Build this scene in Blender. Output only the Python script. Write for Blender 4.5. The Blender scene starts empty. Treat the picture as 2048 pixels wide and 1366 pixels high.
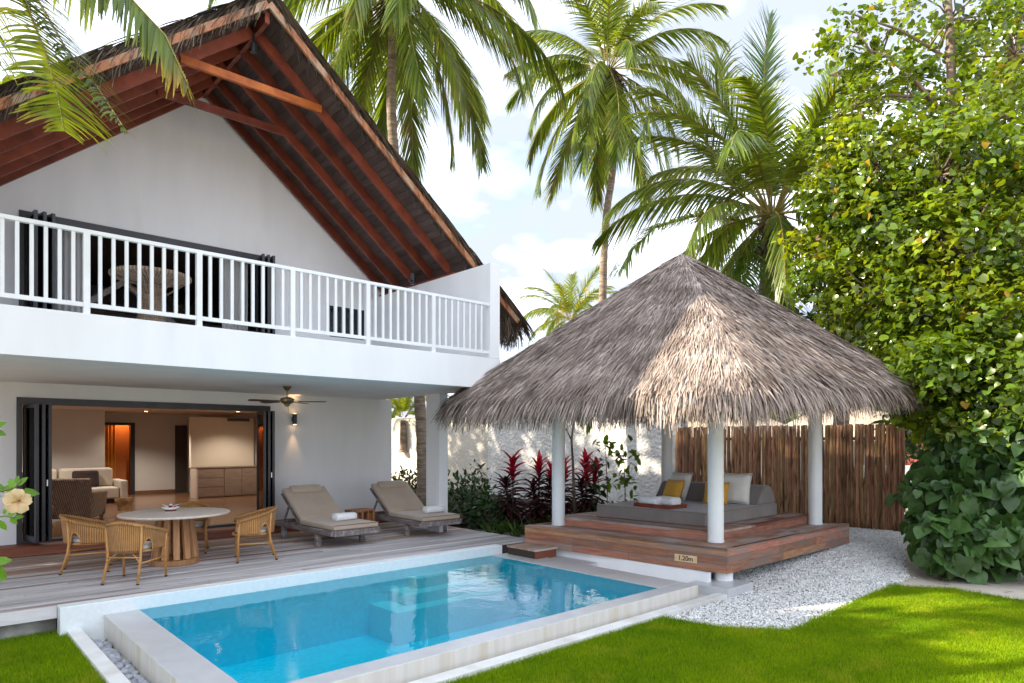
import bpy, math, random
import numpy as np
from mathutils import Vector, Matrix, Quaternion

random.seed(7); rng = np.random.default_rng(7)
scene = bpy.context.scene
COL = scene.collection
R = math.radians
PI = math.pi

# ------------------------------------------------------------------ camera
TH = R(47.645)            # angle from the view direction to the facade's long axis (world X)
FW = Vector((math.cos(TH), math.sin(TH), 0)); RT = Vector((math.sin(TH), -math.cos(TH), 0))
EYE = 1.80
cam_d = bpy.data.cameras.new('camera'); cam = bpy.data.objects.new('camera', cam_d)
COL.objects.link(cam); scene.camera = cam
cam.location = (0, 0, EYE)
cam.rotation_euler = (R(90), 0, TH - R(90))
cam_d.sensor_width = 36; cam_d.lens = 23.253
cam_d.shift_y = (882 - 683) / 2048
cam_d.clip_start = .05; cam_d.clip_end = 3000

def at_depth(px, py, d):
    """point at distance d along the view axis that shows at photo pixel px, py"""
    k = d / 1322.84
    return FW * d + RT * ((px - 1024) * k) + Vector((0, 0, EYE - (py - 882) * k))

# ------------------------------------------------------------------ light
SUN = Vector((1.0, -0.775, -0.73)).normalized()      # the way the sunlight travels
elev = math.asin(-SUN.z)
rot = math.atan2(-SUN.x, -SUN.y)
world = bpy.data.worlds.new('World'); scene.world = world; world.use_nodes = True
nt = world.node_tree; nt.nodes.clear()
def wn(t, **k):
    n = nt.nodes.new(t)
    for a, b in k.items(): setattr(n, a, b)
    return n
out = wn('ShaderNodeOutputWorld'); bg = wn('ShaderNodeBackground')
bg.inputs['Strength'].default_value = 0.15
sky = wn('ShaderNodeTexSky', sky_type='NISHITA', sun_disc=False, sun_elevation=elev, sun_rotation=rot)
sky.altitude = 0; sky.air_density = 1.0; sky.dust_density = 1.2; sky.ozone_density = 1.5
tc = wn('ShaderNodeTexCoord'); sep = wn('ShaderNodeSeparateXYZ')
nt.links.new(tc.outputs['Generated'], sep.inputs[0])
mx = wn('ShaderNodeMath', operation='MAXIMUM'); mx.inputs[1].default_value = 0.0
nt.links.new(sep.outputs['Z'], mx.inputs[0])
ad = wn('ShaderNodeMath', operation='ADD'); ad.inputs[1].default_value = 0.22
nt.links.new(mx.outputs[0], ad.inputs[0])
dv = wn('ShaderNodeVectorMath', operation='DIVIDE')
cb = wn('ShaderNodeCombineXYZ')
for i in range(3): nt.links.new(ad.outputs[0], cb.inputs[i])
nt.links.new(tc.outputs['Generated'], dv.inputs[0]); nt.links.new(cb.outputs[0], dv.inputs[1])
mp = wn('ShaderNodeMapping'); mp.inputs['Location'].default_value = (1.3, .35, 0); mp.inputs['Scale'].default_value = (1, 1, .4)
nt.links.new(dv.outputs[0], mp.inputs[0])
nz = wn('ShaderNodeTexNoise'); nz.inputs['Scale'].default_value = 1.15; nz.inputs['Detail'].default_value = 7; nz.inputs['Roughness'].default_value = .55
nt.links.new(mp.outputs[0], nz.inputs['Vector'])
rp = wn('ShaderNodeValToRGB'); rp.color_ramp.elements[0].position = .24; rp.color_ramp.elements[1].position = .41
nt.links.new(nz.outputs['Fac'], rp.inputs[0])
nz2 = wn('ShaderNodeTexNoise'); nz2.inputs['Scale'].default_value = 2.1; nz2.inputs['Detail'].default_value = 4
nt.links.new(mp.outputs[0], nz2.inputs['Vector'])
cr = wn('ShaderNodeValToRGB')
cr.color_ramp.elements[0].position = .41; cr.color_ramp.elements[0].color = (.30, .335, .41, 1)
cr.color_ramp.elements[1].position = .62; cr.color_ramp.elements[1].color = (.87, .94, 1.06, 1)
nt.links.new(nz2.outputs['Fac'], cr.inputs[0])
cs = wn('ShaderNodeVectorMath', operation='SCALE'); cs.inputs['Scale'].default_value = 6.4
nt.links.new(cr.outputs[0], cs.inputs[0])
mixw = wn('ShaderNodeMix', data_type='RGBA')
nt.links.new(rp.outputs[0], mixw.inputs['Factor'])
nt.links.new(sky.outputs[0], mixw.inputs[6]); nt.links.new(cs.outputs[0], mixw.inputs[7])
nt.links.new(mixw.outputs[2], bg.inputs['Color']); nt.links.new(bg.outputs[0], out.inputs[0])

sl = bpy.data.lights.new('sun', 'SUN'); so = bpy.data.objects.new('sun', sl); COL.objects.link(so)
sl.energy = 3.9; sl.angle = R(.55); sl.color = (1, .87, .68)
so.rotation_euler = SUN.to_track_quat('-Z', 'Y').to_euler(); so.location = (-20, 20, 25)

vs = scene.view_settings
vs.view_transform = 'Standard'; vs.look = 'None'; vs.exposure = 1.56; vs.gamma = 1
cy = scene.cycles
cy.use_denoising = True; cy.max_bounces = 8; cy.diffuse_bounces = 5; cy.glossy_bounces = 3
cy.transmission_bounces = 6; cy.transparent_max_bounces = 12; cy.caustics_reflective = False; cy.caustics_refractive = False
cy.sample_clamp_indirect = 6.0
try: cy.denoiser = 'OPENIMAGEDENOISE'
except Exception: pass

# ------------------------------------------------------------------ materials
MAT = {}
def mat(name, c1, c2=None, scale=4.0, rough=.6, bump=0.0, bscale=30.0, stretch=(1, 1, 1), rand=0.0, hue=0.0,
        spec=.3, metal=0.0, coord='Position', contrast=(.35, .65), c3=None, s3=1.0, th3=(.5, .7), transl=None, island=0.0,
        coat=0.0, detail=6, bdist=.02, emit=None, wave=None, sheen=0.0):
    if name in MAT: return MAT[name]
    m = bpy.data.materials.new(name); m.use_nodes = True; t = m.node_tree
    L = t.links.new; N = t.nodes.new
    p = t.nodes['Principled BSDF']
    p.inputs['Roughness'].default_value = rough; p.inputs['Metallic'].default_value = metal
    p.inputs['Specular IOR Level'].default_value = spec
    if coat: p.inputs['Coat Weight'].default_value = coat
    if sheen: p.inputs['Sheen Weight'].default_value = sheen
    if coord == 'Position':
        g = N('ShaderNodeNewGeometry'); src = g.outputs['Position']
    else:
        g = N('ShaderNodeTexCoord'); src = g.outputs[coord]
    oi = None
    if rand or hue:
        oi = N('ShaderNodeObjectInfo')
        mul = N('ShaderNodeVectorMath'); mul.operation = 'MULTIPLY_ADD'
        cbx = N('ShaderNodeCombineXYZ')
        for i in range(3): L(oi.outputs['Random'], cbx.inputs[i])
        mul.inputs[1].default_value = (37, 53, 71)
        L(cbx.outputs[0], mul.inputs[0]); L(src, mul.inputs[2]); src = mul.outputs[0]
    mpn = N('ShaderNodeMapping'); mpn.inputs['Scale'].default_value = stretch; L(src, mpn.inputs[0])
    col = None
    if c2 is not None:
        nz = N('ShaderNodeTexNoise'); nz.inputs['Scale'].default_value = scale; nz.inputs['Detail'].default_value = detail
        nz.inputs['Roughness'].default_value = .6
        L(mpn.outputs[0], nz.inputs['Vector'])
        r = N('ShaderNodeValToRGB')
        r.color_ramp.elements[0].position = contrast[0]; r.color_ramp.elements[1].position = contrast[1]
        r.color_ramp.elements[0].color = (*c1, 1); r.color_ramp.elements[1].color = (*c2, 1)
        L(nz.outputs['Fac'], r.inputs[0]); col = r.outputs[0]
    else:
        rgb = N('ShaderNodeRGB'); rgb.outputs[0].default_value = (*c1, 1); col = rgb.outputs[0]
    if c3 is not None:
        nz3 = N('ShaderNodeTexNoise'); nz3.inputs['Scale'].default_value = s3; nz3.inputs['Detail'].default_value = 5
        L(mpn.outputs[0], nz3.inputs['Vector'])
        r3 = N('ShaderNodeValToRGB'); r3.color_ramp.elements[0].position = th3[0]; r3.color_ramp.elements[1].position = th3[1]
        L(nz3.outputs['Fac'], r3.inputs[0])
        mm = N('ShaderNodeMix'); mm.data_type = 'RGBA'
        L(r3.outputs[0], mm.inputs['Factor']); L(col, mm.inputs[6]); mm.inputs[7].default_value = (*c3, 1); col = mm.outputs[2]
    if rand or hue or island:
        h = N('ShaderNodeHueSaturation'); L(col, h.inputs['Color'])
        if island:
            gi = N('ShaderNodeNewGeometry'); rs = gi.outputs['Random Per Island']; amt = island
        else:
            rs = oi.outputs['Random']; amt = rand
        mr = N('ShaderNodeMapRange'); mr.inputs['To Min'].default_value = 1 - amt; mr.inputs['To Max'].default_value = 1 + amt
        L(rs, mr.inputs['Value']); L(mr.outputs[0], h.inputs['Value'])
        if hue:
            wnz = N('ShaderNodeTexWhiteNoise'); wnz.noise_dimensions = '1D'; L(rs, wnz.inputs['W'])
            mh = N('ShaderNodeMapRange'); mh.inputs['To Min'].default_value = .5 - hue; mh.inputs['To Max'].default_value = .5 + hue
            L(wnz.outputs['Value'], mh.inputs['Value']); L(mh.outputs[0], h.inputs['Hue'])
        col = h.outputs[0]
    L(col, p.inputs['Base Color'])
    nrm = None
    if bump:
        nb = N('ShaderNodeTexNoise'); nb.inputs['Scale'].default_value = bscale; nb.inputs['Detail'].default_value = 5
        L(mpn.outputs[0], nb.inputs['Vector'])
        b = N('ShaderNodeBump'); b.inputs['Strength'].default_value = bump; b.inputs['Distance'].default_value = bdist
        L(nb.outputs['Fac'], b.inputs['Height']); nrm = b.outputs[0]
    if wave:                                   # woven relief from a stored coordinate: (attribute, scale, strength, distance)
        at = N('ShaderNodeAttribute'); at.attribute_name = wave[0]
        w1 = N('ShaderNodeTexWave'); w1.bands_direction = 'X'; w1.inputs['Scale'].default_value = wave[1]; w1.inputs['Distortion'].default_value = .4
        w2 = N('ShaderNodeTexWave'); w2.bands_direction = 'Y'; w2.inputs['Scale'].default_value = wave[1] * 1.6; w2.inputs['Distortion'].default_value = .4
        L(at.outputs['Vector'], w1.inputs['Vector']); L(at.outputs['Vector'], w2.inputs['Vector'])
        mw = N('ShaderNodeMath'); mw.operation = 'MULTIPLY_ADD'; mw.inputs[1].default_value = .45
        L(w2.outputs['Fac'], mw.inputs[0]); L(w1.outputs['Fac'], mw.inputs[2])
        b = N('ShaderNodeBump'); b.inputs['Strength'].default_value = wave[2]; b.inputs['Distance'].default_value = wave[3]
        L(mw.outputs[0], b.inputs['Height']); nrm = b.outputs[0]
        dk = N('ShaderNodeMix'); dk.data_type = 'RGBA'; dk.blend_type = 'MULTIPLY'; dk.inputs['Factor'].default_value = .55  # shade between the woven strands, multiplied into the base colour
        L(col, dk.inputs[6]); L(w1.outputs['Color'], dk.inputs[7]); L(dk.outputs[2], p.inputs['Base Color'])
    if nrm is not None: L(nrm, p.inputs['Normal'])
    if emit:
        p.inputs['Emission Color'].default_value = (*emit[0], 1); p.inputs['Emission Strength'].default_value = emit[1]
    if transl:
        tr = N('ShaderNodeBsdfTranslucent')
        mt = N('ShaderNodeMix'); mt.data_type = 'RGBA'; mt.blend_type = 'MULTIPLY'; mt.inputs['Factor'].default_value = 1
        L(col, mt.inputs[6]); mt.inputs[7].default_value = (*transl[1], 1)
        L(mt.outputs[2], tr.inputs['Color'])
        ms = N('ShaderNodeMixShader'); ms.inputs[0].default_value = transl[0]
        L(p.outputs[0], ms.inputs[1]); L(tr.outputs[0], ms.inputs[2]); L(ms.outputs[0], t.nodes['Material Output'].inputs[0])
    MAT[name] = m
    return m

WHITE = mat('white_paint', (.82, .83, .84), (.77, .78, .795), scale=1.3, rough=.75, stretch=(1.6, 1.6, .35), bump=.05, bscale=60, c3=(.68, .675, .66), s3=.9, th3=(.6, .88))
GLOSSW = mat('white_gloss_paint', (.80, .82, .83), (.74, .76, .78), scale=3, rough=.35, spec=.4)
PLASTER = mat('rough_plaster', (.80, .79, .77), (.70, .685, .66), scale=2.5, rough=.9, bump=1.0, bscale=11, bdist=.07, c3=(.58, .55, .50), s3=.7, th3=(.55, .8))
RAFTER = mat('red_timber', (.25, .060, .030), (.14, .032, .018), scale=3, rough=.5, stretch=(1, 3, 1), rand=.25, spec=.35, bump=.08)
COLLAR = mat('orange_timber', (.56, .17, .035), (.36, .085, .02), scale=4, rough=.5, rand=.2)
FASCIA = mat('fascia_timber', (.46, .20, .10), (.33, .125, .055), scale=6, rough=.6, c3=(.42, .33, .24), s3=2.2, th3=(.5, .65), bump=.1)
SOFFIT = mat('dark_soffit_board', (.105, .075, .066), (.060, .042, .037), scale=5, rough=.6, stretch=(1, .25, 1), rand=.22)
MEMBRANE = mat('black_membrane', (.02, .02, .023), (.035, .033, .035), scale=6, rough=.6)
THATCH = mat('palm_thatch', (.42, .345, .30), (.20, .155, .13), scale=1.9, rough=.85, island=.42, spec=.12, coord='Position')
THATCHD = mat('old_thatch', (.25, .195, .145), (.10, .075, .055), scale=3, rough=.9, island=.4, spec=.1)
THATCHB = mat('thatch_backing', (.13, .095, .07), (.07, .05, .038), scale=8, rough=.95, bump=.5, bscale=40)
BROWNCEIL = mat('brown_ceiling', (.16, .075, .035), (.09, .04, .02), scale=4, rough=.7)
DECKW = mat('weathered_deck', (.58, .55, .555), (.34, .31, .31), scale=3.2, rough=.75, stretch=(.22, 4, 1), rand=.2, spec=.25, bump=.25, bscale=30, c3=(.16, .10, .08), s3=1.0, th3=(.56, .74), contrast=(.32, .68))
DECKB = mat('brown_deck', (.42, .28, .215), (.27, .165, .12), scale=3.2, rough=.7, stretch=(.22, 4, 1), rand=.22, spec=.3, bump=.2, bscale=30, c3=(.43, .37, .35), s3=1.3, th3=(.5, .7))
STEPW = mat('step_timber', (.27, .095, .050), (.16, .05, .03), scale=4, rough=.55, stretch=(.3, 3, 3), rand=.15, c3=(.09, .045, .03), s3=1.5, th3=(.55, .7))
PLATW = mat('platform_timber', (.42, .195, .115), (.23, .108, .066), scale=5, rough=.65, stretch=(.8, .5, 5), rand=.34, hue=.014, bump=.35, bscale=22, bdist=.03, c3=(.24, .17, .14), s3=1.6, th3=(.46, .62))
PLATTOP = mat('platform_top_timber', (.37, .20, .13), (.24, .115, .07), scale=2.4, rough=.6, stretch=(1, 1, 1), rand=.2, bump=.15, bscale=25, c3=(.42, .36, .34), s3=1.4, th3=(.42, .66))
STONE = mat('pale_pool_stone', (.52, .525, .535), (.46, .465, .475), scale=5, rough=.28, spec=.5, c3=(.42, .41, .39), s3=1.2, th3=(.55, .8))
STONEF = mat('pool_face_stone', (.66, .63, .58), (.58, .545, .49), scale=3, rough=.6, stretch=(5, 5, .4), c3=(.50, .43, .30), s3=.9, th3=(.52, .75))
CONC = mat('concrete', (.42, .41, .39), (.26, .25, .235), scale=4, rough=.9, bump=.3, c3=(.16, .15, .13), s3=3)
GRAVEL = mat('white_pebble', (.83, .82, .80), (.68, .665, .64), scale=9, rough=.75, island=.22, spec=.25)
GRAVELB = mat('gravel_bed', (.50, .485, .46), (.20, .19, .18), scale=45, rough=.95, bump=.8, bscale=60)
COBBLE = mat('grey_cobble', (.44, .45, .49), (.30, .31, .35), scale=9, rough=.6, rand=.3, coord='Object')
SAND = mat('sand', (.56, .49, .41), (.43, .365, .30), scale=1.6, rough=.95, bump=.4, bscale=24, c3=(.20, .165, .13), s3=5, th3=(.6, .72))
SOIL = mat('lawn_soil', (.075, .11, .008), (.045, .075, .006), scale=3, rough=.95)
GRASS = mat('grass_blades', (.25, .36, .003), (.15, .265, .002), scale=1.3, rough=.6, island=.28, spec=.2, transl=(.35, (1.7, 1.6, .7)), c3=(.34, .37, .02), s3=2.3, th3=(.54, .8))
WICKER = mat('honey_wicker', (.70, .355, .13), (.55, .265, .09), scale=8, rough=.45, wave=('weave', 15, .9, .010), coord='Object')
CANE = mat('cane', (.56, .29, .10), (.42, .195, .06), scale=14, rough=.4, coord='Object', spec=.4)
DARKTIP = mat('black_rubber', (.02, .018, .016), rough=.6)
CUSHW = mat('cream_cushion', (.66, .63, .58), (.57, .54, .50), scale=6, rough=.9, coord='Object', sheen=.2)
TABLETOP = mat('pale_table_top', (.70, .61, .53), (.58, .48, .41), scale=4, rough=.45, stretch=(1, 6, 1), coord='Object', c3=(.64, .56, .50), s3=2)
TABLELEG = mat('teak_leg', (.50, .265, .125), (.36, .17, .07), scale=4, rough=.5, stretch=(4, 4, .6), rand=.22, coord='Object')
GREYTEAK = mat('grey_teak', (.235, .205, .20), (.13, .105, .10), scale=5, rough=.75, stretch=(4, .6, 4), coord='Object', c3=(.33, .31, .32), s3=4, th3=(.5, .7))
STOOLW = mat('stool_teak', (.45, .20, .085), (.32, .125, .045), scale=6, rough=.5, coord='Object', rand=.15)
LOUNGEC = mat('taupe_cushion', (.46, .365, .285), (.415, .325, .25), scale=3, rough=.9, coord='Object', sheen=.25, bump=.1, bscale=200, bdist=.003)
LOUNGEP = mat('taupe_piping', (.20, .15, .115), rough=.9)
BEDC = mat('grey_canvas', (.225, .195, .185), (.185, .16, .152), scale=2.4, rough=.88, sheen=.25, bump=.25, bscale=9, bdist=.02)
TOWEL = mat('white_towel', (.86, .87, .88), (.78, .79, .81), scale=30, rough=.95, coord='Object', bump=.5, bscale=120, bdist=.006, sheen=.4)
YELLOW = mat('mustard_cushion', (.72, .40, .055), (.62, .32, .04), scale=4, rough=.85, coord='Object', sheen=.3)
WHITEC = mat('white_cushion', (.80, .79, .75), (.72, .70, .66), scale=3, rough=.9, coord='Object', sheen=.2)
TRAYW = mat('red_tray_wood', (.23, .045, .02), (.14, .025, .012), scale=8, rough=.35, spec=.45)
PLATE = mat('cream_plate', (.66, .50, .30), (.60, .44, .25), scale=9, rough=.5)
BLACK = mat('black_frame', (.022, .022, .027), (.035, .034, .04), scale=4, rough=.35, spec=.45)
INK = mat('black_ink', (.015, .012, .010), rough=.6)
BRASS = mat('old_brass', (.30, .23, .11), (.17, .125, .06), scale=7, rough=.35, metal=.85)
BLADE = mat('fan_blade', (.09, .065, .05), (.06, .042, .032), scale=5, rough=.45)
ROOMW = mat('room_wall', (.64, .60, .56), (.60, .56, .52), scale=1, rough=.85)
ROOMF = mat('room_floor', (.24, .125, .065), (.16, .078, .038), scale=3, rough=.22, stretch=(.4, 4, 1), spec=.5)
ROOMC = mat('room_ceiling', (.60, .49, .41), rough=.9)
CABW = mat('cabinet_oak', (.33, .235, .175), (.26, .18, .13), scale=5, rough=.55, stretch=(1, 1, 4))
SOFAC = mat('sofa_linen', (.60, .53, .45), (.54, .475, .40), scale=4, rough=.9)
DARKC = mat('plum_cushion', (.035, .022, .024), (.05, .03, .03), scale=4, rough=.85)
RATTAN = mat('brown_rattan', (.50, .37, .27), (.36, .25, .17), scale=12, rough=.6, wave=('weave', 8, .9, .014))
CURTAIN = mat('orange_curtain', (.75, .33, .06), (.60, .23, .04), scale=6, rough=.8, stretch=(6, 6, .3))
CURTW = mat('white_sheer', (.70, .70, .70), (.56, .56, .57), scale=7, rough=.85, stretch=(5, 5, .1), transl=(.35, (1, 1, 1)))
STUMP = mat('root_wood', (.48, .27, .12), (.24, .12, .05), scale=6, rough=.6, bump=.4, bscale=10)
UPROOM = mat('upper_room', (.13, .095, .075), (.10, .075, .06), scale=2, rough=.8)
PALMBARK = mat('palm_bark', (.40, .315, .24), (.21, .155, .115), scale=3, rough=.9, stretch=(1, 1, 5), bump=.6, bscale=8, bdist=.05, c3=(.13, .10, .08), s3=2.3, th3=(.5, .7))
PALMBARKD = mat('dark_palm_bark', (.115, .075, .05), (.065, .042, .03), scale=3, rough=.9, stretch=(1, 1, 5), bump=.6, bscale=8, bdist=.05, c3=(.17, .13, .085), s3=2.6, th3=(.54, .7))
BARK = mat('grey_bark', (.27, .20, .155), (.14, .10, .075), scale=5, rough=.9, bump=.5, bscale=14)
FROND = mat('palm_leaflet', (.155, .215, .018), (.085, .14, .014), scale=.8, rough=.36, island=.45, spec=.5, transl=(.34, (2.2, 1.9, .55)), c3=(.17, .155, .03), s3=1.4, th3=(.54, .76))
FRONDL = mat('young_palm_leaflet', (.17, .23, .020), (.11, .17, .016), scale=.8, rough=.4, island=.4, spec=.45, transl=(.5, (2.1, 1.7, .4)), c3=(.28, .21, .035), s3=1.4, th3=(.54, .76))
FRONDG = mat('deep_palm_leaflet', (.10, .175, .022), (.06, .12, .018), scale=.8, rough=.36, island=.42, spec=.5, transl=(.32, (1.9, 1.9, .6)))
RACHIS = mat('frond_stalk', (.30, .27, .06), (.24, .17, .05), scale=3, rough=.5)
COCO = mat('coconut', (.23, .17, .05), (.14, .09, .035), scale=5, rough=.6, rand=.3, coord='Object')
FIBRE = mat('dead_palm_fibre', (.17, .115, .065), (.09, .06, .035), scale=5, rough=.95, island=.4)
LEAF = mat('hibiscus_leaf', (.15, .225, .015), (.065, .125, .012), scale=.9, rough=.26, island=.6, spec=.65, transl=(.42, (2.3, 1.9, .4)), c3=(.20, .255, .02), s3=1.0, th3=(.5, .68))
LEAFY = mat('yellow_leaf', (.45, .30, .03), (.36, .22, .03), scale=3, rough=.5, transl=(.35, (1.3, 1.2, .6)))
LEAFD = mat('heart_leaf', (.085, .165, .040), (.050, .108, .028), scale=3, rough=.42, rand=.35, spec=.5, coord='Object', transl=(.22, (1.8, 1.8, .6)))
LEAFDI = mat('heart_leaf_mass', (.070, .140, .034), (.042, .092, .024), scale=3, rough=.42, island=.4, spec=.5, transl=(.22, (1.8, 1.8, .6)))
HEDGE = mat('hedge_leaf', (.040, .085, .020), (.022, .052, .013), scale=3, rough=.45, island=.45, spec=.4, transl=(.22, (1.8, 1.9, .6)))
LIMEL = mat('lime_leaf', (.17, .26, .03), (.11, .19, .022), scale=3, rough=.45, island=.35, transl=(.4, (1.6, 1.6, .5)))
CORDD = mat('cordyline_dark', (.085, .016, .022), (.040, .012, .014), scale=5, rough=.4, rand=.4, spec=.4, coord='Object', transl=(.2, (2.2, 1.0, 1.2)))
CORDR = mat('cordyline_red', (.46, .018, .045), (.20, .012, .03), scale=5, rough=.4, rand=.25, spec=.4, coord='Object', transl=(.35, (2, .8, .9)))
PETAL = mat('cream_petal', (.82, .66, .42), (.80, .58, .34), scale=9, rough=.6, coord='Object', transl=(.4, (1.2, 1.1, 1)))
FARROOF = mat('far_thatch', (.50, .40, .30), (.36, .28, .21), scale=3, rough=.95, stretch=(1, 1, 4))
BROWNLEAF = mat('dry_leaf', (.20, .10, .045), (.12, .06, .028), scale=5, rough=.8, island=.4)
REDLEAF = mat('red_far_leaf', (.38, .10, .06), (.25, .06, .04), scale=5, rough=.6, island=.4)

def glass_mat():
    m = bpy.data.materials.new('pane_glass'); m.use_nodes = True; t = m.node_tree; t.nodes.clear()
    o = t.nodes.new('ShaderNodeOutputMaterial'); tr = t.nodes.new('ShaderNodeBsdfTransparent'); gl = t.nodes.new('ShaderNodeBsdfGlossy')
    tr.inputs[0].default_value = (.80, .82, .82, 1); gl.inputs['Roughness'].default_value = .02
    f = t.nodes.new('ShaderNodeFresnel'); f.inputs[0].default_value = 1.5
    mx = t.nodes.new('ShaderNodeMixShader'); t.links.new(f.outputs[0], mx.inputs[0]); t.links.new(tr.outputs[0], mx.inputs[1]); t.links.new(gl.outputs[0], mx.inputs[2])
    t.links.new(mx.outputs[0], o.inputs[0]); return m
GLASS = glass_mat()
def water_mat():
    m = bpy.data.materials.new('pool_water'); m.use_nodes = True; t = m.node_tree; t.nodes.clear(); N = t.nodes.new; L = t.links.new
    o = N('ShaderNodeOutputMaterial'); tr = N('ShaderNodeBsdfTransparent'); gl = N('ShaderNodeBsdfGlossy'); gl.inputs['Roughness'].default_value = .015
    tr.inputs[0].default_value = (.93, .985, 1, 1)
    g = N('ShaderNodeNewGeometry'); mp = N('ShaderNodeMapping'); mp.inputs['Scale'].default_value = (1, 1, 1); L(g.outputs['Position'], mp.inputs[0])
    n1 = N('ShaderNodeTexNoise'); n1.inputs['Scale'].default_value = 3.2; n1.inputs['Detail'].default_value = 2.5; L(mp.outputs[0], n1.inputs['Vector'])
    n2 = N('ShaderNodeTexNoise'); n2.inputs['Scale'].default_value = 13; n2.inputs['Detail'].default_value = 2; L(mp.outputs[0], n2.inputs['Vector'])
    s = N('ShaderNodeMath'); s.operation = 'MULTIPLY_ADD'; s.inputs[1].default_value = .28; L(n2.outputs[0], s.inputs[0]); L(n1.outputs[0], s.inputs[2])
    b = N('ShaderNodeBump'); b.inputs['Strength'].default_value = .07; b.inputs['Distance'].default_value = .05; L(s.outputs[0], b.inputs['Height'])
    f = N('ShaderNodeFresnel'); f.inputs[0].default_value = 1.33; L(b.outputs[0], f.inputs['Normal']); L(b.outputs[0], gl.inputs['Normal'])
    mx = N('ShaderNodeMixShader'); L(f.outputs[0], mx.inputs[0]); L(tr.outputs[0], mx.inputs[1]); L(gl.outputs[0], mx.inputs[2]); L(mx.outputs[0], o.inputs['Surface'])
    va = N('ShaderNodeVolumeAbsorption'); va.inputs['Color'].default_value = (.0, .94, .975, 1); va.inputs['Density'].default_value = 1.05
    L(va.outputs[0], o.inputs['Volume']); return m
WATER = water_mat()
def tile_mat():
    m = bpy.data.materials.new('pool_mosaic'); m.use_nodes = True; t = m.node_tree; N = t.nodes.new; L = t.links.new
    p = t.nodes['Principled BSDF']; p.inputs['Roughness'].default_value = .3
    g = N('ShaderNodeNewGeometry'); br = N('ShaderNodeTexVoronoi'); br.feature = 'F1'; br.distance = 'CHEBYCHEV'; br.inputs['Scale'].default_value = 20; br.inputs['Randomness'].default_value = .0
    L(g.outputs['Position'], br.inputs['Vector'])
    h = N('ShaderNodeHueSaturation'); h.inputs['Color'].default_value = (.055, .83, .95, 1)
    wn_ = N('ShaderNodeMapRange'); wn_.inputs['To Min'].default_value = .93; wn_.inputs['To Max'].default_value = 1.06
    L(br.outputs['Color'], wn_.inputs['Value']); L(wn_.outputs[0], h.inputs['Value']); L(h.outputs[0], p.inputs['Base Color']); return m
TILE = tile_mat()

# ------------------------------------------------------------------ mesh helpers
OFF = {}
def new_mesh(name, V, F, smooth=False, mats=()):
    """V (n,3); F list of index lists or an (m,k) array"""
    me = bpy.data.meshes.new(name)
    V = np.asarray(V, dtype=np.float32).reshape(-1, 3)
    if isinstance(F, np.ndarray):
        m, k = F.shape
        me.vertices.add(len(V)); me.vertices.foreach_set('co', V.ravel())
        me.loops.add(m * k); me.loops.foreach_set('vertex_index', F.astype(np.int32).ravel())
        me.polygons.add(m); me.polygons.foreach_set('loop_start', np.arange(0, m * k, k, dtype=np.int32))
        me.update(calc_edges=True); me.validate()
    else:
        me.from_pydata([tuple(v) for v in V], [], F); me.update()
    for x in mats: me.materials.append(x)
    if smooth: me.polygons.foreach_set('use_smooth', np.ones(len(me.polygons), dtype=bool))
    return me

def link(name, me, parent=None, matrix=None):
    o = bpy.data.objects.new(name, me); COL.objects.link(o)
    if matrix is not None: o.matrix_basis = matrix
    if parent is not None: o.parent = parent
    return o

def tag(o, label, cat, group=None):
    o['label'] = label; o['category'] = cat
    if group: o['group'] = group
    return o
def struct(o): o['kind'] = 'structure'; return o
def stuff(o): o['kind'] = 'stuff'; return o

def thing(name, label, cat, loc=(0, 0, 0), rz=0.0, group=None):
    o = bpy.data.objects.new(name, None); COL.objects.link(o)
    o.location = loc; o.rotation_euler = (0, 0, rz); o.empty_display_size = .2
    OFF[o.name] = Vector(loc)
    return tag(o, label, cat, group)

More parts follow.
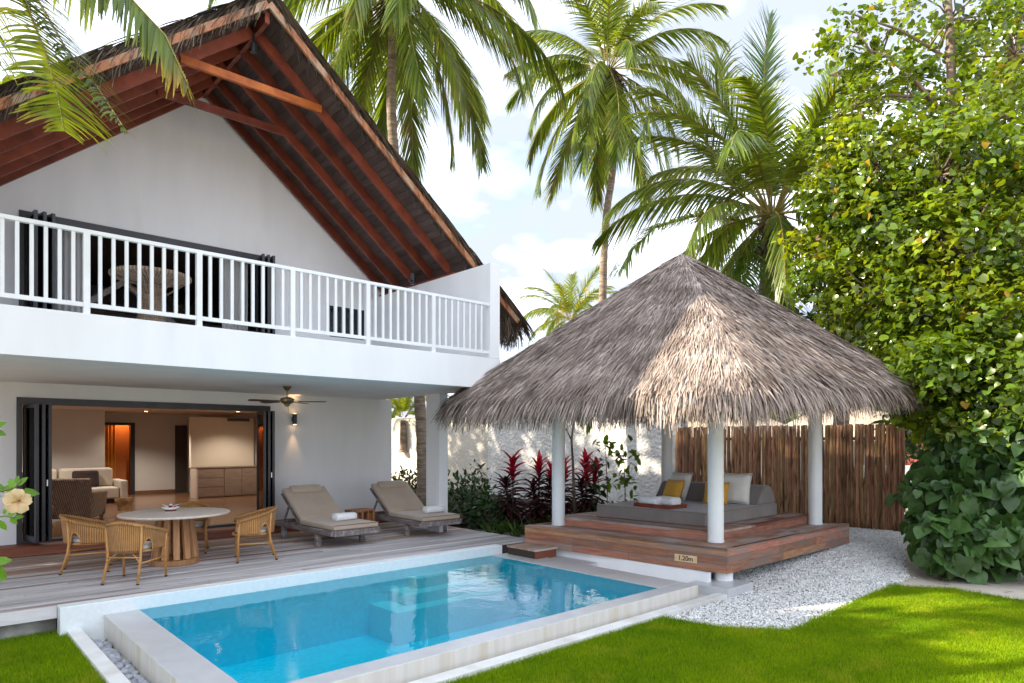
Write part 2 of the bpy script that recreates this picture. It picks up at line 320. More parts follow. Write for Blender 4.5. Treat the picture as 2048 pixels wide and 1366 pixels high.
class MB:
    def __init__(s): s.v = []; s.f = []
    def add(s, V, F, M=None):
        b = len(s.v)
        for p in V:
            p = Vector(p)
            s.v.append(M @ p if M is not None else p)
        s.f += [[b + i for i in q] for q in F]; return s
    def box(s, x0, x1, y0, y1, z0, z1, M=None):
        V = [(x0, y0, z0), (x1, y0, z0), (x1, y1, z0), (x0, y1, z0), (x0, y0, z1), (x1, y0, z1), (x1, y1, z1), (x0, y1, z1)]
        return s.add(V, [[0, 3, 2, 1], [4, 5, 6, 7], [0, 1, 5, 4], [1, 2, 6, 5], [2, 3, 7, 6], [3, 0, 4, 7]], M)
    def bar(s, a, b, w, h, up=(0, 0, 1)):
        """box of width w and depth h with its axis from a to b"""
        a = Vector(a); b = Vector(b); d = (b - a); l = d.length; d.normalize()
        u = Vector(up); sd = d.cross(u)
        if sd.length < 1e-4: sd = d.cross(Vector((1, 0, 0)))
        sd.normalize(); u = sd.cross(d)
        M = Matrix((( d.x, sd.x, u.x, a.x), (d.y, sd.y, u.y, a.y), (d.z, sd.z, u.z, a.z), (0, 0, 0, 1)))
        return s.box(0, l, -w / 2, w / 2, -h / 2, h / 2, M)
    def hexa(s, lo, hi):
        """solid between two quads (4 points each)"""
        return s.add(list(lo) + list(hi), [[0, 3, 2, 1], [4, 5, 6, 7], [0, 1, 5, 4], [1, 2, 6, 5], [2, 3, 7, 6], [3, 0, 4, 7]])
    def tube(s, path, rad, n=8, cap=True, closed=False):
        path = [Vector(p) for p in path]; k = len(path)
        if not hasattr(rad, '__len__'): rad = [rad] * k
        ref = None; rings = []
        for i, p in enumerate(path):
            if closed: d = path[(i + 1) % k] - path[i - 1]
            else: d = path[min(i + 1, k - 1)] - path[max(i - 1, 0)]
            d.normalize()
            if ref is None: ref = Vector((0, 0, 1)) if abs(d.z) < .9 else Vector((1, 0, 0))
            a = d.cross(ref)
            if a.length < 1e-5: a = d.cross(Vector((0, 1, .3)))
            a.normalize(); b = d.cross(a); ref = -b if False else a.cross(d)
            rings.append([p + (a * math.cos(2 * PI * j / n) + b * math.sin(2 * PI * j / n)) * rad[i] for j in range(n)])
        V = [q for r in rings for q in r]; F = []
        for i in range(k if closed else k - 1):
            i2 = (i + 1) % k
            for j in range(n):
                F.append([i * n + j, i * n + (j + 1) % n, i2 * n + (j + 1) % n, i2 * n + j])
        if cap and not closed:
            F.append(list(range(n))[::-1]); F.append([(k - 1) * n + j for j in range(n)])
        return s.add(V, F)
    def lathe(s, prof, n=24, c=(0, 0, 0), sx=1, sy=1):
        V = []; F = []
        for r, z in prof:
            for j in range(n):
                V.append((c[0] + r * math.cos(2 * PI * j / n) * sx, c[1] + r * math.sin(2 * PI * j / n) * sy, c[2] + z))
        for i in range(len(prof) - 1):
            for j in range(n):
                F.append([i * n + j, i * n + (j + 1) % n, (i + 1) * n + (j + 1) % n, (i + 1) * n + j])
        F.append(list(range(n))[::-1]); F.append([(len(prof) - 1) * n + j for j in range(n)])
        return s.add(V, F)
    def build(s, name, m, parent=None, local=False, smooth=False, bevel=0, sub=0, seg=2):
        off = Vector((0, 0, 0)) if (local or parent is None) else OFF.get(parent.name, Vector((0, 0, 0)))
        me = new_mesh(name, [p - off for p in s.v], s.f, smooth, [m])
        o = link(name, me, parent)
        if parent is not None: OFF[o.name] = off
        if bevel:
            b = o.modifiers.new('bevel', 'BEVEL'); b.width = bevel; b.segments = seg; b.limit_method = 'ANGLE'; b.angle_limit = R(40)
        if sub:
            q = o.modifiers.new('sub', 'SUBSURF'); q.levels = sub; q.render_levels = sub
        return o

UNITBOX = {}
def unit_box(m):
    if m.name not in UNITBOX:
        b = MB().box(-.5, .5, -.5, .5, -.5, .5); UNITBOX[m.name] = new_mesh('piece_' + m.name, b.v, b.f, False, [m])
    return UNITBOX[m.name]
def piece(name, m, parent, x0, x1, y0, y1, z0, z1):
    """an axis-aligned piece (plank, slat, board) that shares one box mesh"""
    off = OFF.get(parent.name, Vector((0, 0, 0))) if parent else Vector((0, 0, 0))
    M = Matrix.Translation(Vector(((x0 + x1) / 2, (y0 + y1) / 2, (z0 + z1) / 2)) - off) @ Matrix.Diagonal((x1 - x0, y1 - y0, z1 - z0, 1))
    return link(name, unit_box(m), parent, M)
def piece_bar(name, m, parent, a, b, w, h, up=(0, 0, 1)):
    a = Vector(a); b = Vector(b); d = b - a; l = d.length; d.normalize(); u = Vector(up); sd = d.cross(u); sd.normalize(); u = sd.cross(d)
    off = OFF.get(parent.name, Vector((0, 0, 0))) if parent else Vector((0, 0, 0))
    c = (a + b) / 2 - off
    M = Matrix(((d.x, sd.x, u.x, c.x), (d.y, sd.y, u.y, c.y), (d.z, sd.z, u.z, c.z), (0, 0, 0, 1))) @ Matrix.Diagonal((l, w, h, 1))
    return link(name, unit_box(m), parent, M)

def instances(BV, BF, mats):
    """join copies of a small mesh: BV (n,3), BF (f,k), mats (c,4,4) -> V, F"""
    BV = np.asarray(BV, float); BF = np.asarray(BF); n = len(BV); c = len(mats)
    H4 = np.concatenate([BV, np.ones((n, 1))], 1)
    V = np.einsum('cij,nj->cni', mats[:, :3, :], H4).reshape(-1, 3)
    F = (BF[None] + (np.arange(c) * n)[:, None, None]).reshape(-1, BF.shape[1])
    return V, F
def frames(P, X, Zhint, sx=None, sy=None, sz=None):
    """(c,4,4): X axis along X, Z axis as near Zhint as it can be"""
    X = X / np.linalg.norm(X, axis=1, keepdims=True)
    Y = np.cross(Zhint, X); ln = np.linalg.norm(Y, axis=1, keepdims=True); ln[ln < 1e-6] = 1; Y = Y / ln
    Z = np.cross(X, Y); c = len(P)
    M = np.zeros((c, 4, 4)); M[:, 3, 3] = 1
    one = np.ones(c); sx = one if sx is None else sx; sy = one if sy is None else sy; sz = one if sz is None else sz
    M[:, :3, 0] = X * np.asarray(sx)[:, None]; M[:, :3, 1] = Y * np.asarray(sy)[:, None]; M[:, :3, 2] = Z * np.asarray(sz)[:, None]
    M[:, :3, 3] = P
    return M
def rnd_unit(n):
    v = rng.normal(size=(n, 3)); return v / np.linalg.norm(v, axis=1, keepdims=True)

def copy_tree(o, parent=None):
    c = o.copy(); COL.objects.link(c); c.parent = parent
    for ch in list(o.children): copy_tree(ch, c)
    return c
def smoothstep(a, b, x):
    t = min(1, max(0, (x - a) / (b - a))); return t * t * (3 - 2 * t)
def ground_z(x, y): return -.33 + .23 * smoothstep(8.4, 12.8, x) * smoothstep(3.1, 4.7, y)
# ================================================================== ground, lawn, gravel
def in_poly(P, poly):
    x = P[:, 0]; y = P[:, 1]; c = np.zeros(len(P), bool); n = len(poly)
    for i in range(n):
        x0, y0 = poly[i]; x1, y1 = poly[(i + 1) % n]
        if y0 == y1: continue
        k = ((y0 > y) != (y1 > y)) & (x < (x1 - x0) * (y - y0) / (y1 - y0) + x0); c ^= k
    return c
def scatter(poly, n):
    a = np.array(poly); lo = a.min(0); hi = a.max(0); out = []
    tot = 0
    while tot < n:
        P = lo + rng.random((n * 2, 2)) * (hi - lo); P = P[in_poly(P, poly)]; out.append(P); tot += len(P)
    return np.concatenate(out)[:n]
def gz(P): 
    t = np.clip((P[:, 0] - 8.4) / 4.4, 0, 1); u = np.clip((P[:, 1] - 3.1) / 1.6, 0, 1); return -.33 + .23 * t * t * (3 - 2 * t) * u * u * (3 - 2 * u)

def build_ground():
    XL = [-600, -120, -30, -8, -2, 1.26, 8.3, 8.8, 9.4, 10, 10.7, 11.4, 12.1, 12.8, 15, 20, 40, 120, 600]
    YL = [-600, -120, -30, -6, 0, 2, 3.1, 3.4, 3.7, 4.0, 4.3, 4.62, 5.0, 8.74, 10, 13, 16, 24, 40, 120, 600]
    V = [(x, y, ground_z(x, y)) for y in YL for x in XL]; F = []
    nx = len(XL)
    for j in range(len(YL) - 1):
        for i in range(nx - 1):
            if 1.2 < XL[i] < 8.3 and 4.6 < YL[j] < 8.7: continue      # the pool pit
            F.append([j * nx + i, j * nx + i + 1, (j + 1) * nx + i + 1, (j + 1) * nx + i])
    struct(link('ground', new_mesh('ground', V, F, True, [SAND])))
build_ground()

LAWN_R = [(-6, -1.2), (11.2, -1.2), (11.1, 0), (10.75, 1.6), (10.95, 2.7), (10.55, 3.30), (9.54, 3.40), (8.3, 3.33), (7.25, 3.32), (6.95, 3.6), (6.75, 3.95), (6.62, 4.60), (1.24, 4.60), (-6, 4.6)]
LAWN_L = [(-6, 4.6), (1.25, 4.6), (1.25, 8.78), (-6, 8.78)]
def lawn(poly):
    return struct(link('lawn', new_mesh('lawn', [(x, y, ground_z(x, y) + .010) for x, y in poly], [list(range(len(poly)))], False, [SOIL])))
lawn(LAWN_R); lawn(LAWN_L)

def grass(poly, n, zone, label):
    P = scatter(zone, n); P = P[in_poly(P, poly)]; k = len(P)
    # ragged border: blades thin out within a few centimetres of the edge
    z = gz(P) + .008
    ang = rng.random(k) * 2 * PI; h = .022 + .026 * rng.random(k); w = .0034 + .003 * rng.random(k)
    lean = .5 * h * rng.random(k); la = rng.random(k) * 2 * PI
    B = np.stack([P[:, 0], P[:, 1], z], 1)
    d = np.stack([np.cos(ang), np.sin(ang), 0 * ang], 1) * w[:, None]
    T = B + np.stack([np.cos(la) * lean, np.sin(la) * lean, h], 1)
    V = np.stack([B - d, B + d, T], 1).reshape(-1, 3)
    o = link('grass', new_mesh('grass', V, np.arange(3 * k).reshape(-1, 3), False, [GRASS]))
    tag(o, label, 'grass'); stuff(o)
grass(LAWN_R, 330000, [(2.2, 4.62), (7.0, 4.62), (11.2, 3.5), (11.2, .6), (8.2, .6), (2.2, 3.6)], 'bright green mown grass in front of the pool and the white gravel')
grass(LAWN_L, 70000, [(-.4, 6.0), (1.26, 5.6), (1.26, 8.8), (-.4, 8.8)], 'dark green mown grass between the deck edge and the narrow white kerb')
# grass that creeps over the kerb and the gravel border
def edge_grass():
    segs = [((1.3, 4.60), (6.62, 4.60)), ((6.62, 4.60), (6.75, 3.95)), ((6.75, 3.95), (7.25, 3.32)), ((7.25, 3.32), (10.55, 3.34)), ((10.55, 3.34), (10.95, 2.7)), ((10.95, 2.7), (10.75, 1.6)), ((1.25, 5.2), (1.25, 8.7)), ((-.2, 8.78), (1.2, 8.78))]
    Pl = []
    for a, b in segs:
        L = math.dist(a, b); m = int(900 * L); t = rng.random(m)
        c = np.array(a)[None] * (1 - t)[:, None] + np.array(b)[None] * t[:, None]
        wob = .05 * np.sin(t * L * 7 + 1) + .035 * np.sin(t * L * 17)
        Pl.append(c + rng.normal(size=(m, 2)) * .022 + np.abs(wob)[:, None] * np.array([[.3, .6]]) * rng.random((m, 1)))
    P = np.concatenate(Pl); k = len(P); z = gz(P)
    h = .03 + .05 * rng.random(k); ang = rng.random(k) * 2 * PI; la = rng.random(k) * 2 * PI; lean = .6 * h
    B = np.stack([P[:, 0], P[:, 1], z], 1); d = np.stack([np.cos(ang), np.sin(ang), 0 * ang], 1) * .0045
    T = B + np.stack([np.cos(la) * lean, np.sin(la) * lean, h], 1)
    V = np.stack([B - d, B + d, T], 1).reshape(-1, 3)
    o = link('grass', new_mesh('edge_grass', V, np.arange(3 * k).reshape(-1, 3), False, [GRASS]))
    tag(o, 'longer ragged grass along the borders of the lawn', 'grass'); stuff(o)
edge_grass()

GRAV_A = [(6.66, 4.60), (6.80, 3.95), (7.28, 3.36), (8.3, 3.36), (9.5, 3.43), (10.6, 3.38), (11.4, 3.42), (12.2, 3.75), (13.4, 4.1), (15.0, 4.55), (15.3, 5.0), (14.3, 8.6), (12.9, 8.6), (12.9, 5.4), (8.75, 5.4), (8.45, 4.62)]
GRAV_B = [(8.46, 8.6), (9.5, 8.6), (10.1, 10.2), (9.75, 11.5), (9.5, 12.6), (9.4, 14.2), (8.46, 14.2)]
def gravel(poly, n, zone=None):
    a = np.array(poly); lo = a.min(0) - .1; hi = a.max(0) + .1
    nx = 24; ny = 24; V = []; idx = {}
    F = []
    sheet = [(x, y) for x, y in poly]
    # bed: a fan of the outline cut into strips that follow the ground
    h = .08; gxs = np.arange(lo[0], hi[0] + h, h); gys = np.arange(lo[1], hi[1] + h, h); gi = {}; V = []; F = []
    cen = np.array([(x + h / 2, y + h / 2) for y in gys for x in gxs]); ok = in_poly(cen, poly).reshape(len(gys), len(gxs))
    def vid(i, j):
        if (i, j) not in gi: gi[(i, j)] = len(V); V.append((gxs[0] + i * h, gys[0] + j * h, ground_z(gxs[0] + i * h, gys[0] + j * h) + .010))
        return gi[(i, j)]
    for j in range(len(gys)):
        for i in range(len(gxs)):
            if ok[j, i]: F.append([vid(i, j), vid(i + 1, j), vid(i + 1, j + 1), vid(i, j + 1)])
    me = new_mesh('gravel_bed', V, F, False, [GRAVELB])
    struct(link('gravel_bed', me))
    P = scatter(poly, n); P = P + rng.normal(size=P.shape) * .03; k = len(P)
    s = .010 + .0105 * rng.random(k) ** 1.6
    oc = np.array([(1, 0, 0), (-.9, .2, 0), (.1, .8, .1), (0, -.85, -.05), (.1, 0, .62), (0, .1, -.6)], float)
    of = np.array([(0, 2, 4), (2, 1, 4), (1, 3, 4), (3, 0, 4), (2, 0, 5), (1, 2, 5), (3, 1, 5), (0, 3, 5)])
    X = rnd_unit(k); X[:, 2] *= .4; Zh = np.tile([0, 0, 1.], (k, 1)) + rnd_unit(k) * .5
    pos = np.stack([P[:, 0], P[:, 1], gz(P) + .014 + .012 * rng.random(k)], 1)
    V, F = instances(oc, of, frames(pos, X, Zh, s * (1 + .4 * rng.random(k)), s, s))
    return V, F
Va, Fa = gravel(GRAV_A, 42000)
o = link('gravel', new_mesh('gravel', Va, Fa, False, [GRAVEL])); tag(o, 'white coral gravel beside the raised timber platform and along the lawn', 'gravel'); stuff(o)
Vb, Fb = gravel(GRAV_B, 8000)
o = link('gravel', new_mesh('gravel', Vb, Fb, False, [GRAVEL])); tag(o, 'strip of white coral gravel between the deck end and the garden plants', 'gravel'); stuff(o)

# planting bed under the garden plants by the compound wall
bed = [(9.5, 8.6), (14.88, 8.6), (14.88, 24), (8.6, 24), (8.6, 14.2), (9.4, 14.2), (9.5, 12.6), (9.75, 11.5), (10.1, 10.2)]
SOILB = mat('dark_garden_soil', (.055, .038, .028), (.03, .02, .015), scale=12, rough=.95, bump=.6, bscale=30, c3=(.13, .08, .05), s3=18, th3=(.55, .65))
struct(link('planting_bed', new_mesh('planting_bed', [(x, y, max(ground_z(x, y), -.16) + .02) for x, y in bed], [list(range(len(bed)))], False, [SOILB])))

# ================================================================== timber deck
deck = MB().box(-5, 8.43, 8.86, 12.70, -.33, -.040).build('timber_deck', mat('deck_joists', (.05, .038, .03), rough=.9)); struct(deck)
OFF[deck.name] = Vector((0, 0, 0))
row = 0; y = 8.725
while y < 12.74:
    w = .142
    xs = [-5.0]
    while xs[-1] < 8.45:
        xs.append(xs[-1] + random.uniform(2.2, 4.4))
    xs = [x for x in xs if x < 8.0] + [8.45]
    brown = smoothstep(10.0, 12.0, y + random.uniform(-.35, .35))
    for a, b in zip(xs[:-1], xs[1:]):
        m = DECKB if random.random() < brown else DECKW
        dz = random.uniform(-.006, .0015)
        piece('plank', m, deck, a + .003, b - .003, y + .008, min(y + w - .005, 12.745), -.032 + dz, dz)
    y += w + .003
piece('edge_board', DECKW, deck, -5, 1.195, 8.695, 8.722, -.135, -.004)
fnd = MB().box(-5, 1.20, 8.80, 8.86, -.45, -.14).build('foundation_wall', CONC, deck)

doorstep = MB().box(-3, 8.2, 12.80, 13.14, -.1, .118).build('doorstep', mat('step_core', (.06, .03, .02), rough=.9)); struct(doorstep)
OFF[doorstep.name] = Vector((0, 0, 0))
for a, b in ((-3, .9), (.9, 3.6), (3.6, 6.1), (6.1, 8.2)):
    piece('riser_board', STEPW, doorstep, a + .002, b - .002, 12.755, 12.795, .002, .118)
    piece('tread_board', STEPW, doorstep, a + .002, b - .002, 12.735, 12.935, .121, .150)
    piece('tread_board', STEPW, doorstep, a + .5, b + .494, 12.940, 13.146, .121, .150)

# ================================================================== swimming pool
pool = thing('swimming_pool', 'rectangular blue overflow pool with pale stone rim beside the timber deck', 'swimming pool', (4.6, 6.8, -.33))
def two_tone(o, mtop, mface):
    me = o.data; me.materials.clear(); me.materials.append(mtop); me.materials.append(mface)
    for p in me.polygons: p.material_index = 0 if p.normal.z > .5 else 1
rim = MB().box(1.61, 1.96, 5.152, 8.536, -.46, -.14).box(7.32, 7.87, 5.152, 8.536, -.46, -.14).box(1.61, 7.87, 4.90, 5.15, -.46, -.14).build('rim', STONE, pool, bevel=.006)
two_tone(rim, STONE, STONEF)
MOS = mat('pale_mosaic', (.74, .78, .79), (.68, .72, .73), scale=25, rough=.3, stretch=(1, 1, 1), spec=.5)
cop = MB().box(1.20, 7.56, 8.54, 8.722, -.46, .004).build('coping', MOS, pool, bevel=.008)
zf = -1.02
basin = MB().box(1.7, 7.6, 5.0, 8.6, zf - .1, zf).box(1.86, 1.964, 5.148, 8.532, zf, -.150).box(7.316, 7.42, 5.148, 8.532, zf, -.150).box(1.966, 7.314, 5.05, 5.154, zf, -.150).box(1.966, 7.314, 8.526, 8.60, zf, -.1465)
basin = basin.build('basin', TILE, pool)
for i, (x0, y0, zt) in enumerate(((5.60, 8.28, -.27), (5.28, 8.03, -.42), (4.96, 7.78, -.57))):
    MB().box(x0, 7.312, y0, 8.524, zf + .002, zt).build('pool_step', mat('step_mosaic', (.34, .82, .88), (.30, .78, .84), scale=20, rough=.3), pool)
chan = MB().box(1.40, 1.61, 4.78, 8.54, -.46, -.405).box(1.612, 7.868, 4.78, 4.898, -.46, -.43).box(7.872, 8.16, 4.78, 8.4, -.46, -.33).build('channel', STONEF, pool)
kerb = MB().box(1.262, 1.398, 4.782, 8.538, -.47, -.255).box(1.262, 8.30, 4.62, 4.778, -.47, -.262).build('kerb', mat('kerb_stone', (.70, .69, .67), (.62, .61, .59), scale=4, rough=.7, c3=(.5, .47, .42), s3=1.5), pool, bevel=.006)
# rounded grey stones in the narrow channel
def lump(seed, n=7, m=5):
    r = random.Random(seed); V = [(0, 0, -1)]; F = []
    ph = [r.uniform(0, 6) for _ in range(4)]
    for i in range(1, m):
        a = PI * i / m
        for j in range(n):
            b = 2 * PI * j / n
            q = 1 + .13 * math.sin(2 * b + ph[0]) + .1 * math.sin(3 * a + ph[1]) + .06 * math.sin(3 * b + ph[2])
            V.append((math.sin(a) * math.cos(b) * q, math.sin(a) * math.sin(b) * q, -math.cos(a)))
    V.append((0, 0, 1))
    for j in range(n): F.append([0, 1 + (j + 1) % n, 1 + j])
    for i in range(m - 2):
        for j in range(n):
            F.append([1 + i * n + j, 1 + i * n + (j + 1) % n, 1 + (i + 1) * n + (j + 1) % n, 1 + (i + 1) * n + j])
    t = len(V) - 1
    for j in range(n): F.append([t, 1 + (m - 2) * n + j, 1 + (m - 2) * n + (j + 1) % n])
    return V, F
LUMPS = [new_mesh('cobble', *lump(s), True, [COBBLE]) for s in range(5)]
yy = 8.42; placed = 0
while yy > 6.0:
    for xx in (1.445, 1.505, 1.562):
        r = random.uniform(.026, .041)
        M = Matrix.Translation(Vector((xx + random.uniform(-.012, .012), yy + random.uniform(-.02, .02), -.402 + r * .62)) - Vector(pool.location)) @ Matrix.Rotation(random.uniform(0, 6), 4, 'Z') @ Matrix.Rotation(random.uniform(-.4, .4), 4, 'X') @ Matrix.Diagonal((r * 1.25, r, r * .75, 1))
        link('stone', random.choice(LUMPS), chan, M)
    yy -= .062
water = MB().box(1.93, 7.36, 5.12, 8.56, -1.10, -.1445).build('water', WATER); struct(water)
# ================================================================== villa
YW, YB, YR = 13.15, 9.05, 10.07          # facade wall, balcony front, roof's front rake
XR, ZR, SL = 4.10, 8.41, .815            # ridge line (underside) and roof slope
villa = thing('villa', 'white two storey villa with thatched gable roof and timber rafters', 'villa', (4.1, 17, 0))
def soff(x, d=0.0): return ZR + d - SL * abs(x - XR)

# walls, each with its openings cut out
def wall_y(name, y0, y1, x0, x1, z0, z1, holes, m, parent):
    b = MB(); xs = sorted({x0, x1, *[h[0] for h in holes], *[h[1] for h in holes]}); zs = sorted({z0, z1, *[h[2] for h in holes], *[h[3] for h in holes]})
    for i in range(len(xs) - 1):
        for j in range(len(zs) - 1):
            cx = (xs[i] + xs[i + 1]) / 2; cz = (zs[j] + zs[j + 1]) / 2
            if any(h[0] < cx < h[1] and h[2] < cz < h[3] for h in holes): continue
            b.box(xs[i], xs[i + 1], y0, y1, zs[j], zs[j + 1])
    return b.build(name, m, parent)
DX0, DX1, DZ0, DZ1 = 1.27, 5.38, .152, 2.50
wall_y('wall', YW, YW + .22, -.05, 8.23, -.1, 2.745, [(DX0, DX1, DZ0 - .3, DZ1)], WHITE, villa)
UX0, UX1, UZ0, UZ1 = 1.30, 5.30, 3.40, 5.50
wall_y('wall', YW, YW + .22, .0, UX0, 3.292, 5.02, [], WHITE, villa)
wall_y('wall', YW, YW + .22, UX1, 8.0, 3.292, 5.02, [(6.68, 7.55, 4.05, 4.72)], WHITE, villa)
g = MB()                                   # gable above
zz = 5.02
def gx(z): return (ZR - z) / SL
P0 = [(0, zz), (UX0, zz), (UX0, UZ1), (UX1, UZ1), (UX1, zz), (8.0, zz), (8.0, soff(8.0) + .02), (XR, ZR + .02), (0.2, soff(0.2) + .02), (0, soff(0.2) - .1)]
GP = [(0, zz), (UX0, zz), (UX0, UZ1), (UX1, UZ1), (UX1, zz), (8.0, zz), (8.0, soff(8.0) + .02), (UX1, soff(UX1) + .02), (XR, ZR + .02), (UX0, soff(UX0) + .02), (.2, soff(.2) + .02), (0, soff(.2) - .1)]
n = len(GP); cells = [[0, 1, 2, 9, 10, 11], [2, 3, 7, 8, 9], [3, 4, 5, 6, 7]]
g.add([(x, YW, z) for x, z in GP] + [(x, YW + .22, z) for x, z in GP], cells + [[n + i for i in c][::-1] for c in cells] + [[i, i + n, (i + 1) % n + n, (i + 1) % n] for i in range(n)])
g.build('gable_wall', WHITE, villa)
rg = [(-.05, 4.0), (8.23, 4.0), (8.23, soff(8.23) + .06), (XR, ZR + .06), (-.05, soff(-.05) + .06)]
MB().add([(x, 23.96, z) for x, z in rg] + [(x, 24.1, z) for x, z in rg], [[0, 1, 2, 3, 4], [9, 8, 7, 6, 5]] + [[i, i + 5, (i + 1) % 5 + 5, (i + 1) % 5] for i in range(5)]).build('rear_gable', WHITE, villa)
MB().box(7.99, 8.23, YW + .222, 24.0, -.15, 5.08).build('side_wall', WHITE, villa)
MB().box(-.05, .19, YW + .222, 24.0, -.15, 5.08).build('side_wall', WHITE, villa)
MB().box(.2, 7.98, 23.7, 23.95, -.15, 4.6).build('rear_wall', WHITE, villa)
MB().box(7.73, 7.935, 10.60, 11.06, -.2, 2.743).build('pier', WHITE, villa, bevel=.008)
slab = MB().box(.10, 7.957, YB, YW - .002, 2.745, 3.29).build('balcony_slab', WHITE, villa, bevel=.006)
MB().box(7.728, 7.955, YB + .002, YW - .002, 3.292, 5.012).build('parapet', WHITE, villa, bevel=.008)
MB().box(.10, .33, YB + .002, YW - .002, 3.292, 5.012).build('parapet', WHITE, villa, bevel=.008)

# balcony railing
railing = MB().box(.332, 7.726, YB + .035, YB + .095, 4.235, 4.285).build('railing', GLOSSW, villa, bevel=.006)
MB().box(.332, 7.726, YB + .045, YB + .085, 3.375, 3.425).build('bottom_rail', GLOSSW, railing)
posts = [.36, 1.541, 2.79, 4.051, 5.266, 6.507, 7.69]
for x in posts[1:-1]:
    piece('post', GLOSSW, railing, x - .034, x + .034, YB + .030, YB + .100, 3.286, 4.238)
for a, b in zip(posts[:-1], posts[1:]):
    k = 9
    nb = 8 if b - a < 1.27 else 9
    for i in range(1, nb + 1):
        x = a + (b - a) * i / (nb + 1)
        piece('baluster', GLOSSW, railing, x - .019, x + .019, YB + .046, YB + .084, 3.42, 4.24)

# roof --------------------------------------------------------------
EX = 5.25                                  # half width of the roof
def slope_pt(s, t, y, d): 
    """t metres out from the ridge, d above the soffit line"""
    return (XR + s * t, y, ZR + d - SL * t)
roofb = MB()
for s in (-1, 1):
    q = [slope_pt(s, 0, YR + .05, .10), slope_pt(s, EX, YR + .05, .10), slope_pt(s, EX, 24.6, .10), slope_pt(s, 0, 24.6, .10)]
    roofb.hexa(q, [(x, y, z + .20) for x, y, z in q])
roof = roofb.build('roof', THATCHB, villa)
for s in (-1, 1):                          # membrane strip, fascia boards along the front rakes
    piece_bar('membrane_strip', MEMBRANE, roof, slope_pt(s, -.05 if s > 0 else .02, YR + .02, .245), slope_pt(s, EX, YR + .02, .245), .05, .13)
    cuts = [0.0, 2.55, EX - .02] if s > 0 else [0.02, 1.9, 3.6, EX - .02]
    for a, b in zip(cuts[:-1], cuts[1:]):
        piece_bar('fascia_board', FASCIA, roof, slope_pt(s, a, YR - (.02 if s > 0 else .018), .125), slope_pt(s, b, YR - (.02 if s > 0 else .018), .125), .045, .105)
# soffit boards, one by one, over the open gable end
bw = .128
for s in (-1, 1):
    t = .02
    while t < EX - .15:
        cx = XR + s * (t + bw / 2 * .7); 
        L = bw
        a = Vector(slope_pt(s, t + .05, YR + .03, .083)); b = a.copy(); b.y = YW + .10
        nrm = Vector((s * SL, 0, 1)).normalized()
        piece_bar('soffit_board', SOFFIT, roof, a, b, .123, .02, up=nrm)
        t += bw * .775
# rafters and collar ties
for s in (-1, 1):
    for i, y in enumerate((10.62, 11.22, 11.86, 12.50, 13.04)):
        piece_bar('rafter', RAFTER, roof, slope_pt(s, .06, y, -.02), slope_pt(s, 3.90 if s > 0 else 4.6, y, -.02), .065, .185, up=(s * SL, 0, 1))
piece('ridge_beam', RAFTER, roof, XR - .035, XR + .035, YR + .05, YW - .004, ZR - .14, ZR + .06)
piece('collar_tie', COLLAR, roof, 2.98, 5.22, 10.555, 10.615, 7.42, 7.545)
piece('collar_tie', RAFTER, roof, 2.98, 5.22, 11.795, 11.855, 7.42, 7.545)
# boarded wall plate that closes the rafter ends above the parapet
piece('wall_plate', SOFFIT, roof, 7.98, 8.05, YR + .06, YW + 8, 4.70, 5.33)
piece('wall_plate', RAFTER, roof, 7.90, 7.978, YR + .30, YW - .01, 5.02, 5.12)
piece('wall_plate', SOFFIT, roof, .10, .17, YR + .06, YW + 8, 4.70, 5.33)
MB().tube([(XR - .05, 10.55, 8.12), (XR - .05, 10.55, 7.98)], .05, 10).tube([(XR - .05, 10.55, 8.28), (XR - .05, 10.55, 8.12)], .018, 6).build('roof_lamp', BLACK, roof)
MB().tube([(7.6, 11.35, 5.0), (7.6, 11.35, 5.22)], .05, 10).tube([(7.6, 11.35, 5.06), (7.45, 11.25, 5.02)], .035, 8).build('wall_spotlight', BLACK, roof)

